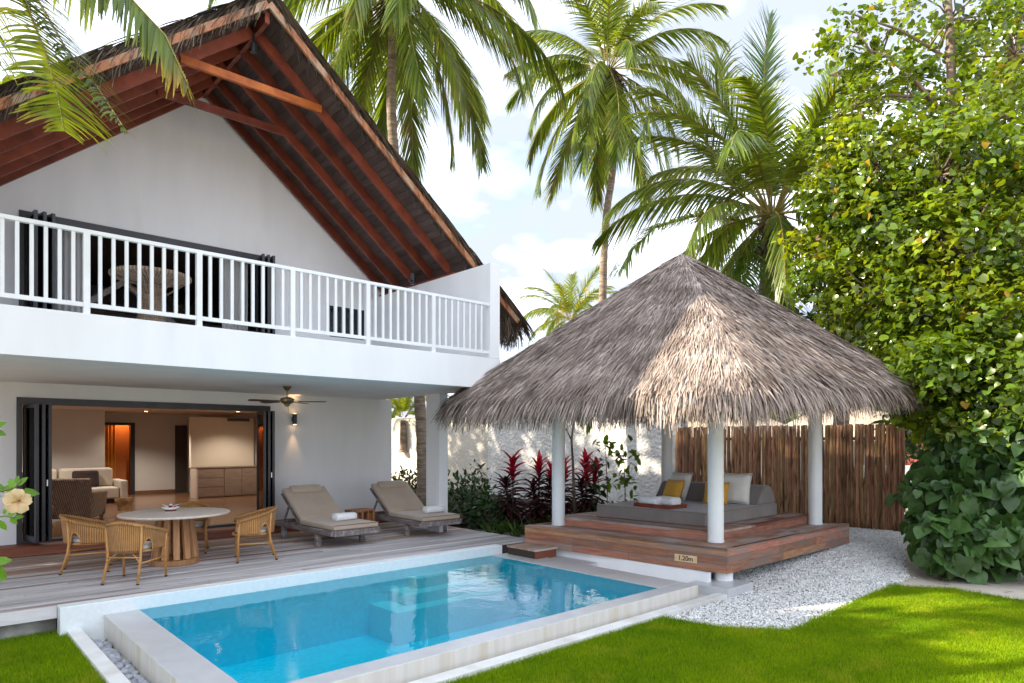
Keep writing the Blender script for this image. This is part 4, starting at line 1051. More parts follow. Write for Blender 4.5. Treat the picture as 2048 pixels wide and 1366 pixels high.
# ---- rounded slab (mattress) helper: profile swept across the width
def slab_path(name, pts, th, w, m, parent, bev=.025, smooth=True, local=True):
    """pts: lower-face line in the local YZ plane; th thickness; w width"""
    b = MB(); n = len(pts); up = []
    for i, (y, z) in enumerate(pts):
        a = Vector(pts[max(i - 1, 0)]); c = Vector(pts[min(i + 1, n - 1)]); t = (c - a).normalized(); nr = Vector((-t.y, t.x))
        if nr.y < 0: nr = -nr
        k = 1.0
        up.append((y + nr.x * th * k, z + nr.y * th * k))
    for x in (-w / 2, w / 2):
        for y, z in pts: b.v.append(Vector((x, y, z)))
        for y, z in up: b.v.append(Vector((x, y, z)))
    N2 = 2 * n; F = b.f
    F.append(list(range(n)) + [n + i for i in range(n)][::-1]); F.append(([N2 + i for i in range(n)] + [N2 + n + i for i in range(n)][::-1])[::-1])
    for i in range(n - 1):
        F.append([i, i + N2, i + 1 + N2, i + 1]); F.append([n + i, n + i + 1, N2 + n + i + 1, N2 + n + i])
    F.append([0, n, N2 + n, N2]); F.append([n - 1, N2 + n - 1, N2 + 2 * n - 1, 2 * n - 1])
    return b.build(name, m, parent, local=local, bevel=bev, seg=3)
def make_lounger():
    r = thing('sun_lounger', 'sun lounger', 'sun lounger')
    w = .90
    for sg in (-1, 1):
        MB().box(sg * w / 2 - .026, sg * w / 2 + .026, -.02, 2.30, .215, .305).build('side_rail', GREYTEAK, r, local=True, bevel=.012)
        for y in (.52, 1.80):
            MB().hexa([(sg * .43 - .045, y - .055, 0), (sg * .43 + .045, y - .055, 0), (sg * .43 + .045, y + .04, 0), (sg * .43 - .045, y + .04, 0)],
                      [(sg * .43 - .045, y - .045, .214), (sg * .43 + .045, y - .045, .214), (sg * .43 + .045, y + .045, .214), (sg * .43 - .045, y + .045, .214)]).build('leg', GREYTEAK, r, local=True, bevel=.012)
    MB().box(-.424, .424, -.045, -.012, .205, .300).build('foot_rail', GREYTEAK, r, local=True, bevel=.008)
    MB().box(-.424, .424, 2.24, 2.28, .225, .295).build('head_rail', GREYTEAK, r, local=True)
    y = .03
    while y < 1.18:
        piece('slat', GREYTEAK, r, -.423, .423, y, y + .075, .285, .307); y += .094
    bk = MB(); a0 = Vector((0, 1.22, .31)); dr = Vector((0, math.cos(R(35)), math.sin(R(35))))
    for sg in (-1, 1): back = MB().bar(a0 + Vector((sg * .40, 0, 0)), a0 + Vector((sg * .40, 0, 0)) + dr * .88, .045, .035).build('back_rail', GREYTEAK, r, local=True)
    for i in range(8):
        p = a0 + dr * (.06 + i * .105); piece_bar('slat', GREYTEAK, back, p + Vector((-.375, 0, 0)), p + Vector((.375, 0, 0)), .075, .02, up=(0, -math.sin(R(35)), math.cos(R(35))))
    [MB().bar((sx, 1.72, .60), (sx, 1.93, .27), .03, .03).build('prop', GREYTEAK, r, local=True) for sx in (-.37, .37)]
    seat = slab_path('seat_cushion', [(-.03, .309), (1.20, .309)], .085, .86, LOUNGEC, r)
    c35, s35 = math.cos(R(35)), math.sin(R(35))
    bs_ = (1.165, .335); slab_path('back_cushion', [bs_, (bs_[0] + c35 * .92, bs_[1] + s35 * .92)], .085, .86, LOUNGEC, r)
    MB().tube([(-.43, -.032, .392), (.43, -.032, .392)], .006, 6).tube([(-.43, -.032, .312), (.43, -.032, .312)], .006, 6).build('piping', LOUNGEP, seat, local=True)
    p = Vector((0, bs_[0] + c35 * .83 - s35 * .10, bs_[1] + s35 * .83 + c35 * .10)); hp = MB()
    prof = []
    for i in range(14):
        a = 2 * PI * i / 14; prof.append((math.cos(a) * .105, math.sin(a) * .055))
    V = []; F = []
    for k, (x, sc) in enumerate(((-.31, .55), (-.29, .92), (-.2, 1), (.2, 1), (.29, .92), (.31, .55))):
        for u, v in prof: V.append((x, p.y + (u * c35 - v * s35) * sc, p.z + (u * s35 + v * c35) * sc))
    for k in range(5):
        for i in range(14): F.append([k * 14 + i, k * 14 + (i + 1) % 14, (k + 1) * 14 + (i + 1) % 14, (k + 1) * 14 + i])
    F.append(list(range(14))[::-1]); F.append([70 + i for i in range(14)]); hp.add(V, F).build('head_pillow', LOUNGEC, r, local=True, smooth=True)
    return r
l0 = make_lounger()
l0.location = (5.62, 10.10, .0015); l0.rotation_euler = (0, 0, R(2))
tag(l0, 'grey teak sun lounger with taupe cushion next to the dining area', 'sun lounger', 'sun loungers on the deck')
l1 = copy_tree(l0); l1.location = (7.42, 10.12, .0015); l1.rotation_euler = (0, 0, R(-1))
tag(l1, 'grey teak sun lounger with taupe cushion at the deck end by the white pier', 'sun lounger', 'sun loungers on the deck')

def towel_roll(label, loc, rz, L=.40, r=.065, flat=1.25, group=None):
    o = thing('rolled_towel', label, 'towel', loc, rz, group)
    V = []; F = []; n = 18
    # folded towel: a soft slab with a rolled edge
    xs = [-L / 2, -L / 2 + .012, -L / 4, L / 4, L / 2 - .012, L / 2]; sc = [.86, 1, 1.02, 1.0, 1, .84]
    for x, s in zip(xs, sc):
        for i in range(n):
            a = 2 * PI * i / n; cx = math.copysign(abs(math.cos(a)) ** .62, math.cos(a)); sx = math.copysign(abs(math.sin(a)) ** .75, math.sin(a))
            V.append((x, cx * r * flat * s * 1.3, r + sx * r * s))
    for k in range(5):
        for i in range(n): F.append([k * n + i, k * n + (i + 1) % n, (k + 1) * n + (i + 1) % n, (k + 1) * n + i])
    F.append(list(range(n))[::-1]); F.append([5 * n + i for i in range(n)])
    MB().add(V, F).build('fold', TOWEL, o, local=True, smooth=True)
    P = []
    for k in range(22):
        t = k / 21; a = t * 4.6 * PI / 1.6; q = r * (1 - .82 * t); P.append((-L / 2 - .002, math.cos(a) * q * 1.2, r + math.sin(a) * q * .9))
    MB().tube(P, .005, 5).build('rolled_edge', TOWEL, o, local=True)
    return o
towel_roll('rolled white towel on the lounger next to the dining area', (5.70, 10.66, .398), R(2))
towel_roll('rolled white towel on the lounger by the white pier', (7.60, 10.62, .398), R(-1))

# ---- slatted stool between the loungers
st = thing('side_table', 'low orange teak slatted side table between the two loungers', 'side table', (6.55, 11.62, .0015), R(4))
for i in range(5):
    y = -.20 + i * .082; MB().box(-.22, .22, y, y + .074, .43, .455).build('slat', STOOLW, st, local=True)
for sx in (-1, 1):
    for k in range(4):
        y = -.175 + k * .115; MB().box(sx * .19 - .02, sx * .19 + .02, y - .02, y + .02, 0, .388).build('leg', STOOLW, st, local=True)
    MB().box(sx * .19 - .022, sx * .19 + .022, -.20, .205, .390, .428).build('rail', STOOLW, st, local=True)
for k in range(2):
    for x in (-.065, .065):
        y = -.175 + k * .345; MB().box(x - .02, x + .02, y - .018, y + .018, .055, .427).build('leg', STOOLW, st, local=True)
MB().box(-.168, .168, -.19, -.16, .02, .052).box(-.168, .168, .155, .185, .02, .052).build('stretcher', STOOLW, st, local=True)

# ---- daybed
def soft_box(name, P8, m, parent, bev=.04):
    return MB().hexa(P8[:4], P8[4:]).build(name, m, parent, bevel=bev, seg=4)
A0, A1, A2 = Vector((9.22, 5.60, 0)), Vector((9.05, 7.70, 0)), Vector((11.72, 5.66, 0)); A3 = A1 + A2 - A0
db = thing('daybed_mattress', 'large grey canvas mattress on the pavilion platform', 'mattress', (10.4, 6.6, Z2))
def q4(z, g=0): return [Vector((p.x, p.y, z)) for p in (A0, A2, A3, A1)]
mt = soft_box('mattress', q4(Z2 + .001) + q4(Z2 + .225), BEDC, db, .035)
for z in (Z2 + .206, Z2 + .018): MB().tube([p + (p - Vector((10.4, 6.65, p.z))).normalized() * -.012 for p in q4(z)], .007, 6, closed=True).build('piping', LOUNGEP, mt)
ZB = Z2 + .226
bo = thing('bolster', 'long grey wedge bolster lying along the back of the mattress', 'bolster', (11.4, 6.65, ZB))
pr = [(11.02, 0), (11.68, 0), (11.66, .12), (11.52, .315), (11.40, .335), (11.28, .325)]
dy = Vector((-.17, 2.10, 0)).normalized(); V = []; n = len(pr)
for k in (0.01, 2.09):
    for x, z in pr: V.append(Vector((x, 5.67, ZB + z + .001)) + dy * k)
MB().add(V, [list(range(n))[::-1], [n + i for i in range(n)]][::-1] + [[i, (i + 1) % n, n + (i + 1) % n, n + i] for i in range(n)]).build('cover', BEDC, bo, bevel=.03, seg=3)

def cushion(label, m, size, loc, rx, rz, puff=.085):
    """pillow standing on its edge, its face towards -X before turning"""
    o = thing('cushion', label, 'cushion', loc, 0)
    N = 11; V = []; F = []
    for side in (1, -1):
        for i in range(N):
            for j in range(N):
                u = -1 + 2 * i / (N - 1); v = -1 + 2 * j / (N - 1)
                k = (1 - u ** 4) * (1 - v ** 4); pinch = 1 - .07 * (1 - (u * v) ** 2) * max(abs(u), abs(v)) ** 6
                V.append((side * -puff * k ** .55, u * size / 2 * pinch, size / 2 + v * size / 2 * pinch))
    for s in range(2):
        for i in range(N - 1):
            for j in range(N - 1):
                a = s * N * N + i * N + j; q = [a, a + N, a + N + 1, a + 1]; F.append(q if s == 0 else q[::-1])
    MM = Matrix.Rotation(rz, 4, 'Z') @ Matrix.Rotation(rx, 4, 'Y')
    b = MB().add(V, F, MM); c = b.build('cover', m, o, local=True, smooth=True)
    w = c.modifiers.new('weld', 'WELD'); w.merge_threshold = .002
    edge = []
    for u, v in [(-1 + 2 * i / 10, -1) for i in range(10)] + [(1, -1 + 2 * i / 10) for i in range(10)] + [(1 - 2 * i / 10, 1) for i in range(10)] + [(-1, 1 - 2 * i / 10) for i in range(10)]:
        pinch = 1 - .07 * (1 - (u * v) ** 2) * max(abs(u), abs(v)) ** 6
        edge.append(MM @ Vector((0, u * size / 2 * pinch, size / 2 + v * size / 2 * pinch)))
    MB().tube(edge, .006, 5, closed=True).build('piping', m, o, local=True, smooth=True)
    return o
cushion('large white square cushion behind a yellow one, near the garden wall', WHITEC, .56, (10.92, 7.32, ZB), R(22), R(-14))
cushion('small mustard yellow cushion next to the rolled towels', YELLOW, .43, (10.62, 7.22, ZB), R(24), R(-10))
cushion('large white square cushion behind the front column, at the lawn end of the bolster', WHITEC, .58, (10.95, 6.12, ZB), R(20), R(12))
cushion('small mustard yellow cushion half hidden by the front column', YELLOW, .43, (10.58, 6.26, ZB), R(24), R(16))
tr = thing('tray', 'dark red wooden tray lying on the grey mattress', 'tray', (9.50, 6.66, ZB), R(-4))
MB().box(-.24, .24, -.36, .36, .018, .034).build('base', TRAYW, tr, local=True)
for a in ((-.25, -.236, -.37, .37), (.236, .25, -.37, .37), (-.2355, .2355, -.37, -.356), (-.2355, .2355, .356, .37)): MB().box(*a, .0, .066).build('side', TRAYW, tr, local=True)
towel_roll('rolled white towel on the tray, beside the other and farther from the cushions', (9.44, 6.80, ZB + .036), R(82), .40, .072, 1.2)
towel_roll('rolled white towel on the tray, nearer the yellow cushion', (9.54, 6.52, ZB + .036), R(78), .40, .074, 1.2)

# ---- ceiling fan under the balcony
FX, FY = 4.80, 11.0
fan = thing('ceiling_fan', 'bronze ceiling fan with dark blades under the balcony', 'ceiling fan', (FX, FY, 2.743))
MB().lathe([(.075, -.001), (.075, -.015), (.03, -.075), (.015, -.08)][::-1], 20, (0, 0, 0)).build('canopy', BRASS, fan, local=True, smooth=False)
MB().tube([(0, 0, -.07), (0, 0, -.19)], .012, 8).build('down_rod', BRASS, fan, local=True)
MB().lathe([(.03, -.19), (.085, -.20), (.115, -.225), (.115, -.265), (.09, -.29), (.05, -.31), (.045, -.335), (.015, -.35)][::-1], 24).build('motor', BRASS, fan, local=True)
for i in range(5):
    a = 2 * PI * i / 5 + .55; M = Matrix.Rotation(a, 4, 'Z') @ Matrix.Rotation(R(9), 4, 'X')
    bl = MB().add([(.19, -.045, -.272), (.60, -.068, -.272), (.655, -.045, -.272), (.655, .045, -.272), (.60, .068, -.272), (.19, .045, -.272)] + [(.19, -.045, -.264), (.60, -.068, -.264), (.655, -.045, -.264), (.655, .045, -.264), (.60, .068, -.264), (.19, .045, -.264)],
                  [[5, 4, 3, 2, 1, 0], [6, 7, 8, 9, 10, 11]] + [[j, (j + 1) % 6, 6 + (j + 1) % 6, 6 + j] for j in range(6)], M).build('blade', BLADE, fan, local=True)
    MB().box(.10, .22, -.014, .014, -.262, -.254, M).build('bracket', BRASS, bl, local=True)
MB().tube([(.03, .02, -.33), (.03, .02, -.47)], .003, 5).build('pull_chain', BRASS, fan, local=True)
# ---- up and down wall lamp, lit
lamp = thing('wall_lamp', 'small black cylinder wall lamp lit warm above and below', 'wall lamp', (5.86, 13.10, 2.25))
MB().lathe([(.045, -.11), (.045, .11)], 18, (0, -.045, 0)).build('shade', BLACK, lamp, local=True); MB().box(-.03, .03, -.01, .048, -.04, .04).build('bracket', BLACK, lamp, local=True)
for s in (-1, 1):
    MB().lathe([(.034, 0), (.034, .002)], 14, (0, -.045, s * .112 - .001)).build('bulb', mat('warm_bulb', (1, .8, .5), emit=((1, .62, .28), 5)), lamp, local=True)
    ld = bpy.data.lights.new('lamp_glow', 'SPOT'); ld.energy = 5; ld.color = (1, .60, .28); ld.spot_size = R(50); ld.spot_blend = .7; ld.shadow_soft_size = .04
    lo = bpy.data.objects.new('lamp_glow', ld); COL.objects.link(lo); lo.parent = lamp; lo.location = (0, -.045, s * .125)
    lo.rotation_euler = (0 if s < 0 else PI, 0, 0)
# ---- recessed downlights, lit, in the ground floor room
for i, (x, y, e) in enumerate(((2.2, 15.6, 22), (5.2, 15.6, 22), (2.4, 19.3, 40), (5.0, 21.0, 40), (7.0, 19.4, 24), (4.9, 23.2, 8))):
    dl = thing('downlight', ['round recessed downlight in the ceiling above the rattan armchair', 'round recessed downlight in the ceiling near the folded door leaves', 'round recessed downlight in the ceiling over the sofa', 'round recessed downlight in the ceiling before the inner doorway', 'round recessed downlight in the ceiling by the cream wall panel', 'round recessed downlight in the room with the orange curtain'][i], 'downlight', (x, y, 2.655), 0, 'downlights of the ground floor room')
    MB().lathe([(.065, -.010), (.065, .002)], 18).build('ring', ROOMC, dl, local=True)
    MB().lathe([(.045, -.0125), (.045, -.0105)], 14).build('bulb', MAT['warm_bulb'], dl, local=True)
    ld = bpy.data.lights.new('downlight_glow', 'SPOT'); ld.energy = e * 2.2; ld.spot_size = R(128); ld.spot_blend = .6; ld.color = (1, .90, .78) if i < 5 else (1, .5, .2); ld.shadow_soft_size = .06
    lo = bpy.data.objects.new('downlight_glow', ld); COL.objects.link(lo); lo.parent = dl; lo.location = (0, 0, -.03)

# ---- furniture of the room
sf = thing('sofa', 'long cream linen sofa against the room partition', 'sofa', (2.3, 20.6, .152))
MB().box(-1.95, 1.85, -.55, .45, .12, .42).build('seat', SOFAC, sf, local=True, bevel=.05, seg=3)
for i in range(3):
    MB().box(-1.93 + i * 1.26, -.70 + i * 1.26, .10, .46, .425, .92).build('back_cushion', SOFAC, sf, local=True, bevel=.07, seg=3)
MB().box(1.855, 2.05, -.55, .46, .05, .60).build('arm', SOFAC, sf, local=True, bevel=.05, seg=3)
MB().box(-1.9, 2.0, -.5, .4, 0, .118).build('base', DARKC, sf, local=True)
def small_cushion(label, loc):
    o = thing('cushion', label, 'cushion', loc); b = MB(); b.box(-.30, .30, -.08, .08, 0, .44, Matrix.Rotation(R(-14), 4, 'X')); b.build('cover', DARKC, o, local=True, bevel=.06, seg=3)
small_cushion('dark plum cushion on the cream sofa beside the door jamb', (2.05, 20.45, .585)); small_cushion('dark plum cushion on the cream sofa next to the lit doorway', (3.45, 20.45, .585))
ra = thing('rattan_armchair', 'large brown woven rattan armchair standing inside the open doors', 'armchair', (2.55, 16.2, .152), R(62))
def woven_box(name, x0, x1, y0, y1, z0, z1, parent, bev=.03):
    # box cut into a grid so that the weave coordinate runs over every face
    b = MB().box(x0, x1, y0, y1, z0, z1); o = b.build(name, RATTAN, parent, local=True, bevel=bev); set_attr(o, [(p.x + p.y, p.z, 0) for p in b.v]); return o
def woven_hexa(name, lo, hi, parent):
    b = MB().hexa(lo, hi); o = b.build(name, RATTAN, parent, local=True, bevel=.03); set_attr(o, [(p.x + p.y, p.z, 0) for p in b.v]); return o
woven_hexa('back', [(-.42, -.42, .08), (-.30, -.42, .08), (-.30, .42, .08), (-.42, .42, .08)], [(-.58, -.46, .90), (-.49, -.46, .90), (-.49, .46, .90), (-.58, .46, .90)], ra)
woven_box('seat', -.298, .42, -.34, .34, .16, .40, ra)
for s in (-1, 1): woven_hexa('arm', [(-.298, s * .42 - .08 * (s > 0), .08), (.42, s * .42 - .08 * (s > 0), .08), (.42, s * .42 + .08 * (s < 0), .08), (-.298, s * .42 + .08 * (s < 0), .08)], [(-.45, s * .46 - .1 * (s > 0), .62), (.46, s * .46 - .1 * (s > 0), .58), (.46, s * .46 + .1 * (s < 0), .58), (-.45, s * .46 + .1 * (s < 0), .62)], ra)
MB().box(-.27, .42, -.33, .33, .402, .50).build('cushion', SOFAC, ra, local=True, bevel=.04)
for sx in (-.36, .36):
    for sy in (-.36, .36): MB().box(sx - .03, sx + .03, sy - .03, sy + .03, 0, .082).build('leg', STUMP, ra, local=True)
def stump(label, loc, r, h, sd):
    o = thing('stump_table', label, 'side table', loc); q = random.Random(sd); prof = [(r * .86, 0), (r * 1.0, h * .1), (r * .72, h * .35), (r * .80, h * .6), (r * 1.02, h * .88), (r * .97, h)]
    b = MB().lathe(prof, 14); 
    for v in b.v:
        a = math.atan2(v.y, v.x); k = 1 + .16 * math.sin(3 * a + sd) + .08 * math.sin(5 * a + v.z * 9); v.x *= k; v.y *= k
    b.build('stump', STUMP, o, local=True, smooth=False)
stump('knotty pale root stump table just inside the folded door leaves', (1.75, 15.2, .152), .26, .42, 2); stump('small knotty root stump table beside the rattan armchair', (3.45, 16.2, .152), .17, .42, 5)
cab = thing('cabinet', 'low oak cabinet under the cream wall panel', 'cabinet', (7.0, 20.45, .152))
MB().box(-.9, .9, -.32, .09, 0, .86).build('body', CABW, cab, local=True)
for i in range(3): MB().box(-.88, -.16, -.345, -.322, .04 + i * .275, .30 + i * .275).build('drawer', CABW, cab, local=True)
for i in range(2): MB().box(-.13 + i * .51, .365 + i * .51, -.345, -.322, .04, .85).build('door', CABW, cab, local=True)
MB().box(-.93, .93, -.36, .092, .862, .895).build('top', CABW, cab, local=True)
tbl = thing('side_table', 'small round wooden side table at the right inner wall', 'side table', (7.25, 17.6, .152))
MB().lathe([(.02, .46), (.24, .47), (.33, .50), (.32, .51)], 24).build('table_top', STUMP, tbl, local=True)
for i in range(3):
    a = 2.1 * i; MB().tube([(.14 * math.cos(a), .14 * math.sin(a), .465), (.24 * math.cos(a), .24 * math.sin(a), 0)], .022, 7).build('leg', STUMP, tbl, local=True)

# ---- round rattan table on the balcony
bt = thing('balcony_table', 'round woven rattan table with coiled pedestal on the balcony', 'table', (2.44, 9.98, 3.292))
b = MB().lathe([(.06, .60), (.30, .67), (.48, .715), (.50, .73), (.50, .765), (.48, .775), (.02, .776)], 36); o = b.build('table_top', RATTAN, bt, local=True); set_attr(o, [(math.atan2(p.y, p.x) * .4, p.z * 2 + math.hypot(p.x, p.y), 0) for p in b.v])
prof = []
for i in range(17):
    z = .02 + i * .036; r = .115 + .10 * (1 - i / 16) ** 2 + .05 * (i / 16) ** 3; prof += [(r - .008, z), (r + .006, z + .012), (r + .006, z + .024)]
b = MB().lathe(prof, 24); o = b.build('pedestal', RATTAN, bt, local=True, smooth=True); set_attr(o, [(math.atan2(p.y, p.x) * .3, p.z, 0) for p in b.v])
for i in range(6):
    a = i * PI / 3; MB().tube([(.13 * math.cos(a), .13 * math.sin(a), .48), (.42 * math.cos(a), .42 * math.sin(a), .70)], .014, 6).build('strut', RATTAN, bt, local=True)
    so_ = bt.children[-1]; set_attr(so_, [(v.co.x, v.co.z, 0) for v in so_.data.vertices])
# ================================================================== vegetation
def vnp(v): return np.array([v[0], v[1], v[2]], float)
def frond_geo(path, n=80, ll=.95, lw=.042, droop=.55, a0=38, a1=68, s0=.16, seed=0, gap=0.0, nseg=3, hang=0.0):
    """leaflets and stalk along a curve (list of points); returns leaflet V,F and stalk V,F"""
    r = np.random.default_rng(seed); P = np.array([vnp(p) for p in path]); 
    seg = np.linalg.norm(np.diff(P, axis=0), axis=1); cum = np.concatenate([[0], np.cumsum(seg)]) / seg.sum()
    def pt(s): return np.array([np.interp(s, cum, P[:, k]) for k in range(3)])
    V = []; F = []
    for i in range(n):
        s = s0 + (1 - s0) * (i + .5) / n
        T = pt(min(s + .01, 1)) - pt(max(s - .02, 0)); T /= np.linalg.norm(T)
        sd = np.cross(T, [0, 0, 1.]); 
        if np.linalg.norm(sd) < .08: sd = np.array([T[1], -T[0], 0]) + 1e-3
        sd /= np.linalg.norm(sd); N = np.cross(sd, T)
        q = (s - s0) / (1 - s0); L0 = ll * (.42 + 1.25 * q ** .6 * (1 - q) ** .55) * (.62 if q > .93 else 1)
        ang = R(a0 + (a1 - a0) * q)
        for sg in (-1, 1):
            if r.random() < gap: continue
            L = L0 * r.uniform(.85, 1.1); a = ang + r.uniform(-.12, .12)
            d = sd * sg * math.cos(a) + T * math.sin(a) + N * r.uniform(.02, .28); d /= np.linalg.norm(d)
            d = d * (1 - hang) + np.array([0, 0, -1.]) * hang * r.uniform(.7, 1.2); d /= np.linalg.norm(d)
            p = pt(s); dr = droop * r.uniform(.6, 1.35); w = lw * r.uniform(.8, 1.2); b = len(V)
            for k in range(nseg + 1):
                t = k / nseg; wd = w * (1 - t ** 1.8) * .5 + .0025
                wv = np.cross(d, N + .4 * sd * sg); wv /= np.linalg.norm(wv) + 1e-9
                V += [p - wv * wd, p + wv * wd]
                if k < nseg:
                    F.append((b + 2 * k, b + 2 * k + 1, b + 2 * k + 3, b + 2 * k + 2))
                p = p + d * L / nseg
                d = d + np.array([0, 0, -1.]) * dr * (.35 + t); d /= np.linalg.norm(d)
    st = MB(); L = seg.sum(); st.tube([Vector(p) for p in P], [max(.005, .026 * (1 - .82 * c)) * L / 4.2 for c in cum], 5)
    return np.array(V), F, st
def frond_mesh(path, m, **k):
    V, F, st = frond_geo(path, **k); b = len(V)
    me = new_mesh('frond', np.concatenate([V, np.array([vnp(p) for p in st.v])]), list(F) + [[b + i for i in f] for f in st.f], False, [m, RACHIS])
    idx = np.zeros(len(me.polygons), np.int32); idx[len(F):] = 1; me.polygons.foreach_set('material_index', idx); return me
def arc(L, e0, bend, k=12, pw=1.25, side=0.0):
    p = Vector((0, 0, 0)); out = [p.copy()]; 
    for i in range(k):
        s = (i + .5) / k; e = R(e0 - bend * s ** pw); p = p + Vector((math.cos(e), side * s * .25, math.sin(e))) * L / k; out.append(p.copy())
    return out
FT = {}
def frond_type(kind, m, ll=1.0):
    key = (kind, m.name)
    if key not in FT:
        e0, bend, dr, hg = {'up': (80, 38, .25, .05), 'high': (62, 74, .35, .25), 'mid': (40, 90, .4, .4), 'low': (12, 88, .4, .5), 'hang': (-12, 72, .35, .5), 'drop': (-45, 45, .3, .35)}[kind]
        FT[key] = [frond_mesh(arc(4.2, e0, bend, side=sd), m, ll=ll, droop=dr, hang=hg, seed=q, gap=.05) for q, sd in ((1, .25), (2, -.3))]
    return FT[key]
def palm(label, crown, trunk, rad, kinds, m, scale, seed, bark, coco=0, dead=0, name='coconut_palm', group=None, extra=(), trunk_n=14):
    base = Vector(trunk[0]); o = thing(name, label, 'palm tree', base[:], 0, group); r = random.Random(seed)
    # trunk with leaf-scar rings
    P = [Vector(p) for p in trunk]; pts = []; 
    for i in range(len(P) - 1):
        p0 = P[max(i - 1, 0)]; p1 = P[i]; p2 = P[i + 1]; p3 = P[min(i + 2, len(P) - 1)]
        for k in range(14):
            t = k / 14; pts.append(.5 * ((2 * p1) + (p2 - p0) * t + (2 * p0 - 5 * p1 + 4 * p2 - p3) * t * t + (3 * p1 - p0 - 3 * p2 + p3) * t ** 3))
    pts.append(P[-1]); n = len(pts)
    rads = [rad * (1.35 - .35 * min(1, i / (n * .12)) - .32 * i / n) * (1 + (.07 if i % 2 else -.02)) for i in range(n)]
    MB().tube(pts, rads, 12).build('trunk', bark, o, smooth=True)
    c = Vector(crown)
    for i, (kind, az, sc) in enumerate(kinds):
        me = r.choice(frond_type(kind, m))
        M = Matrix.Translation(c - base + Vector((math.cos(az), math.sin(az), 0)) * .12 * scale) @ Matrix.Rotation(az, 4, 'Z') @ Matrix.Rotation(r.uniform(-.25, .25), 4, 'X') @ Matrix.Scale(sc * scale, 4)
        link('frond', me, o, M)
    for path, kw in extra:
        me = frond_mesh([p - Vector(path[0]) for p in path], kw.pop('m', m), **kw); link('frond', me, o, Matrix.Translation(Vector(path[0]) - base))
    for i in range(coco):
        a = r.uniform(0, 2 * PI); rr_ = r.uniform(.18, .5) * scale; q = .105 * scale * r.uniform(.85, 1.15)
        M = Matrix.Translation(c - base + Vector((math.cos(a) * rr_, math.sin(a) * rr_, -r.uniform(.1, .65) * scale))) @ Matrix.Diagonal((q, q, q * 1.2, 1)); link('coconut', COCOM, o, M)
    if dead:
        k = dead; SV, SF = strip(3, .3); a = rng.random(k) * 2 * PI
        Pp = np.tile(vnp(c), (k, 1)) + np.stack([np.cos(a) * .25 * scale, np.sin(a) * .25 * scale, -rng.random(k) * .9 * scale], 1)
        X = np.stack([np.cos(a) * .5, np.sin(a) * .5, -1 + 0 * a], 1) + rnd_unit(k) * .35
        V, F = instances(SV, SF, frames(Pp, X, rnd_unit(k), (.35 + .7 * rng.random(k)) * scale, .05 * scale * np.ones(k)))
        link('dead_fibre', new_mesh('dead_fibre', V - vnp(base), F, False, [FIBRE]), o)
    return o
COCOM = new_mesh('coconut', *lump(3, 8, 6), True, [COCO])
def ring(kind, n, ph, sc, jit=.25, seed=0):
    r = random.Random(seed); return [(kind, ph + 2 * PI * i / n + r.uniform(-jit, jit), sc * r.uniform(.9, 1.1)) for i in range(n)]
AD = at_depth
# palm behind the villa
D = 18.0
palm('tall coconut palm with a full drooping crown behind the villa roof', AD(792, -30, D), [AD(846, 1035, D - .2), AD(842, 840, D - .1), AD(812, 500, D), AD(783, 230, D), AD(792, -20, D)], .165,
     ring('up', 4, .3, 1.1, seed=1) + ring('high', 6, .8, 1.25, seed=2) + ring('mid', 7, .1, 1.3, seed=3) + ring('low', 8, .5, 1.3, seed=4) + ring('hang', 9, .2, 1.25, seed=5) + ring('drop', 7, .6, 1.15, seed=6), FROND, 1.0, 1, PALMBARK, coco=8, dead=120)
# the lean coconut palm above the pavilion
D = 24.0
lf = [AD(1200, 150, D), AD(1150, 122, D - .6), AD(1090, 118, D - 1), AD(1045, 128, D - 1.3), AD(1008, 150, D - 1.5)]
palm('slender coconut palm with a ragged crown and bare grey trunk above the pavilion', AD(1214, 140, D), [AD(1203, 985, D), AD(1205, 620, D), AD(1212, 440, D), AD(1226, 320, D), AD(1214, 150, D)], .155,
     ring('up', 4, .0, 1.0, seed=7) + ring('high', 7, .4, 1.1, seed=8) + ring('mid', 6, .9, 1.05, seed=9) + ring('low', 5, .3, 1.0, seed=10) + ring('hang', 6, .7, 1.05, seed=11) + ring('drop', 9, .2, 1.2, seed=12), FROND, 1.0, 2, PALMBARK, coco=22, dead=420,
     extra=[(lf, dict(n=64, ll=0.95, droop=.15, hang=.72, a0=20, a1=40, seed=4))])
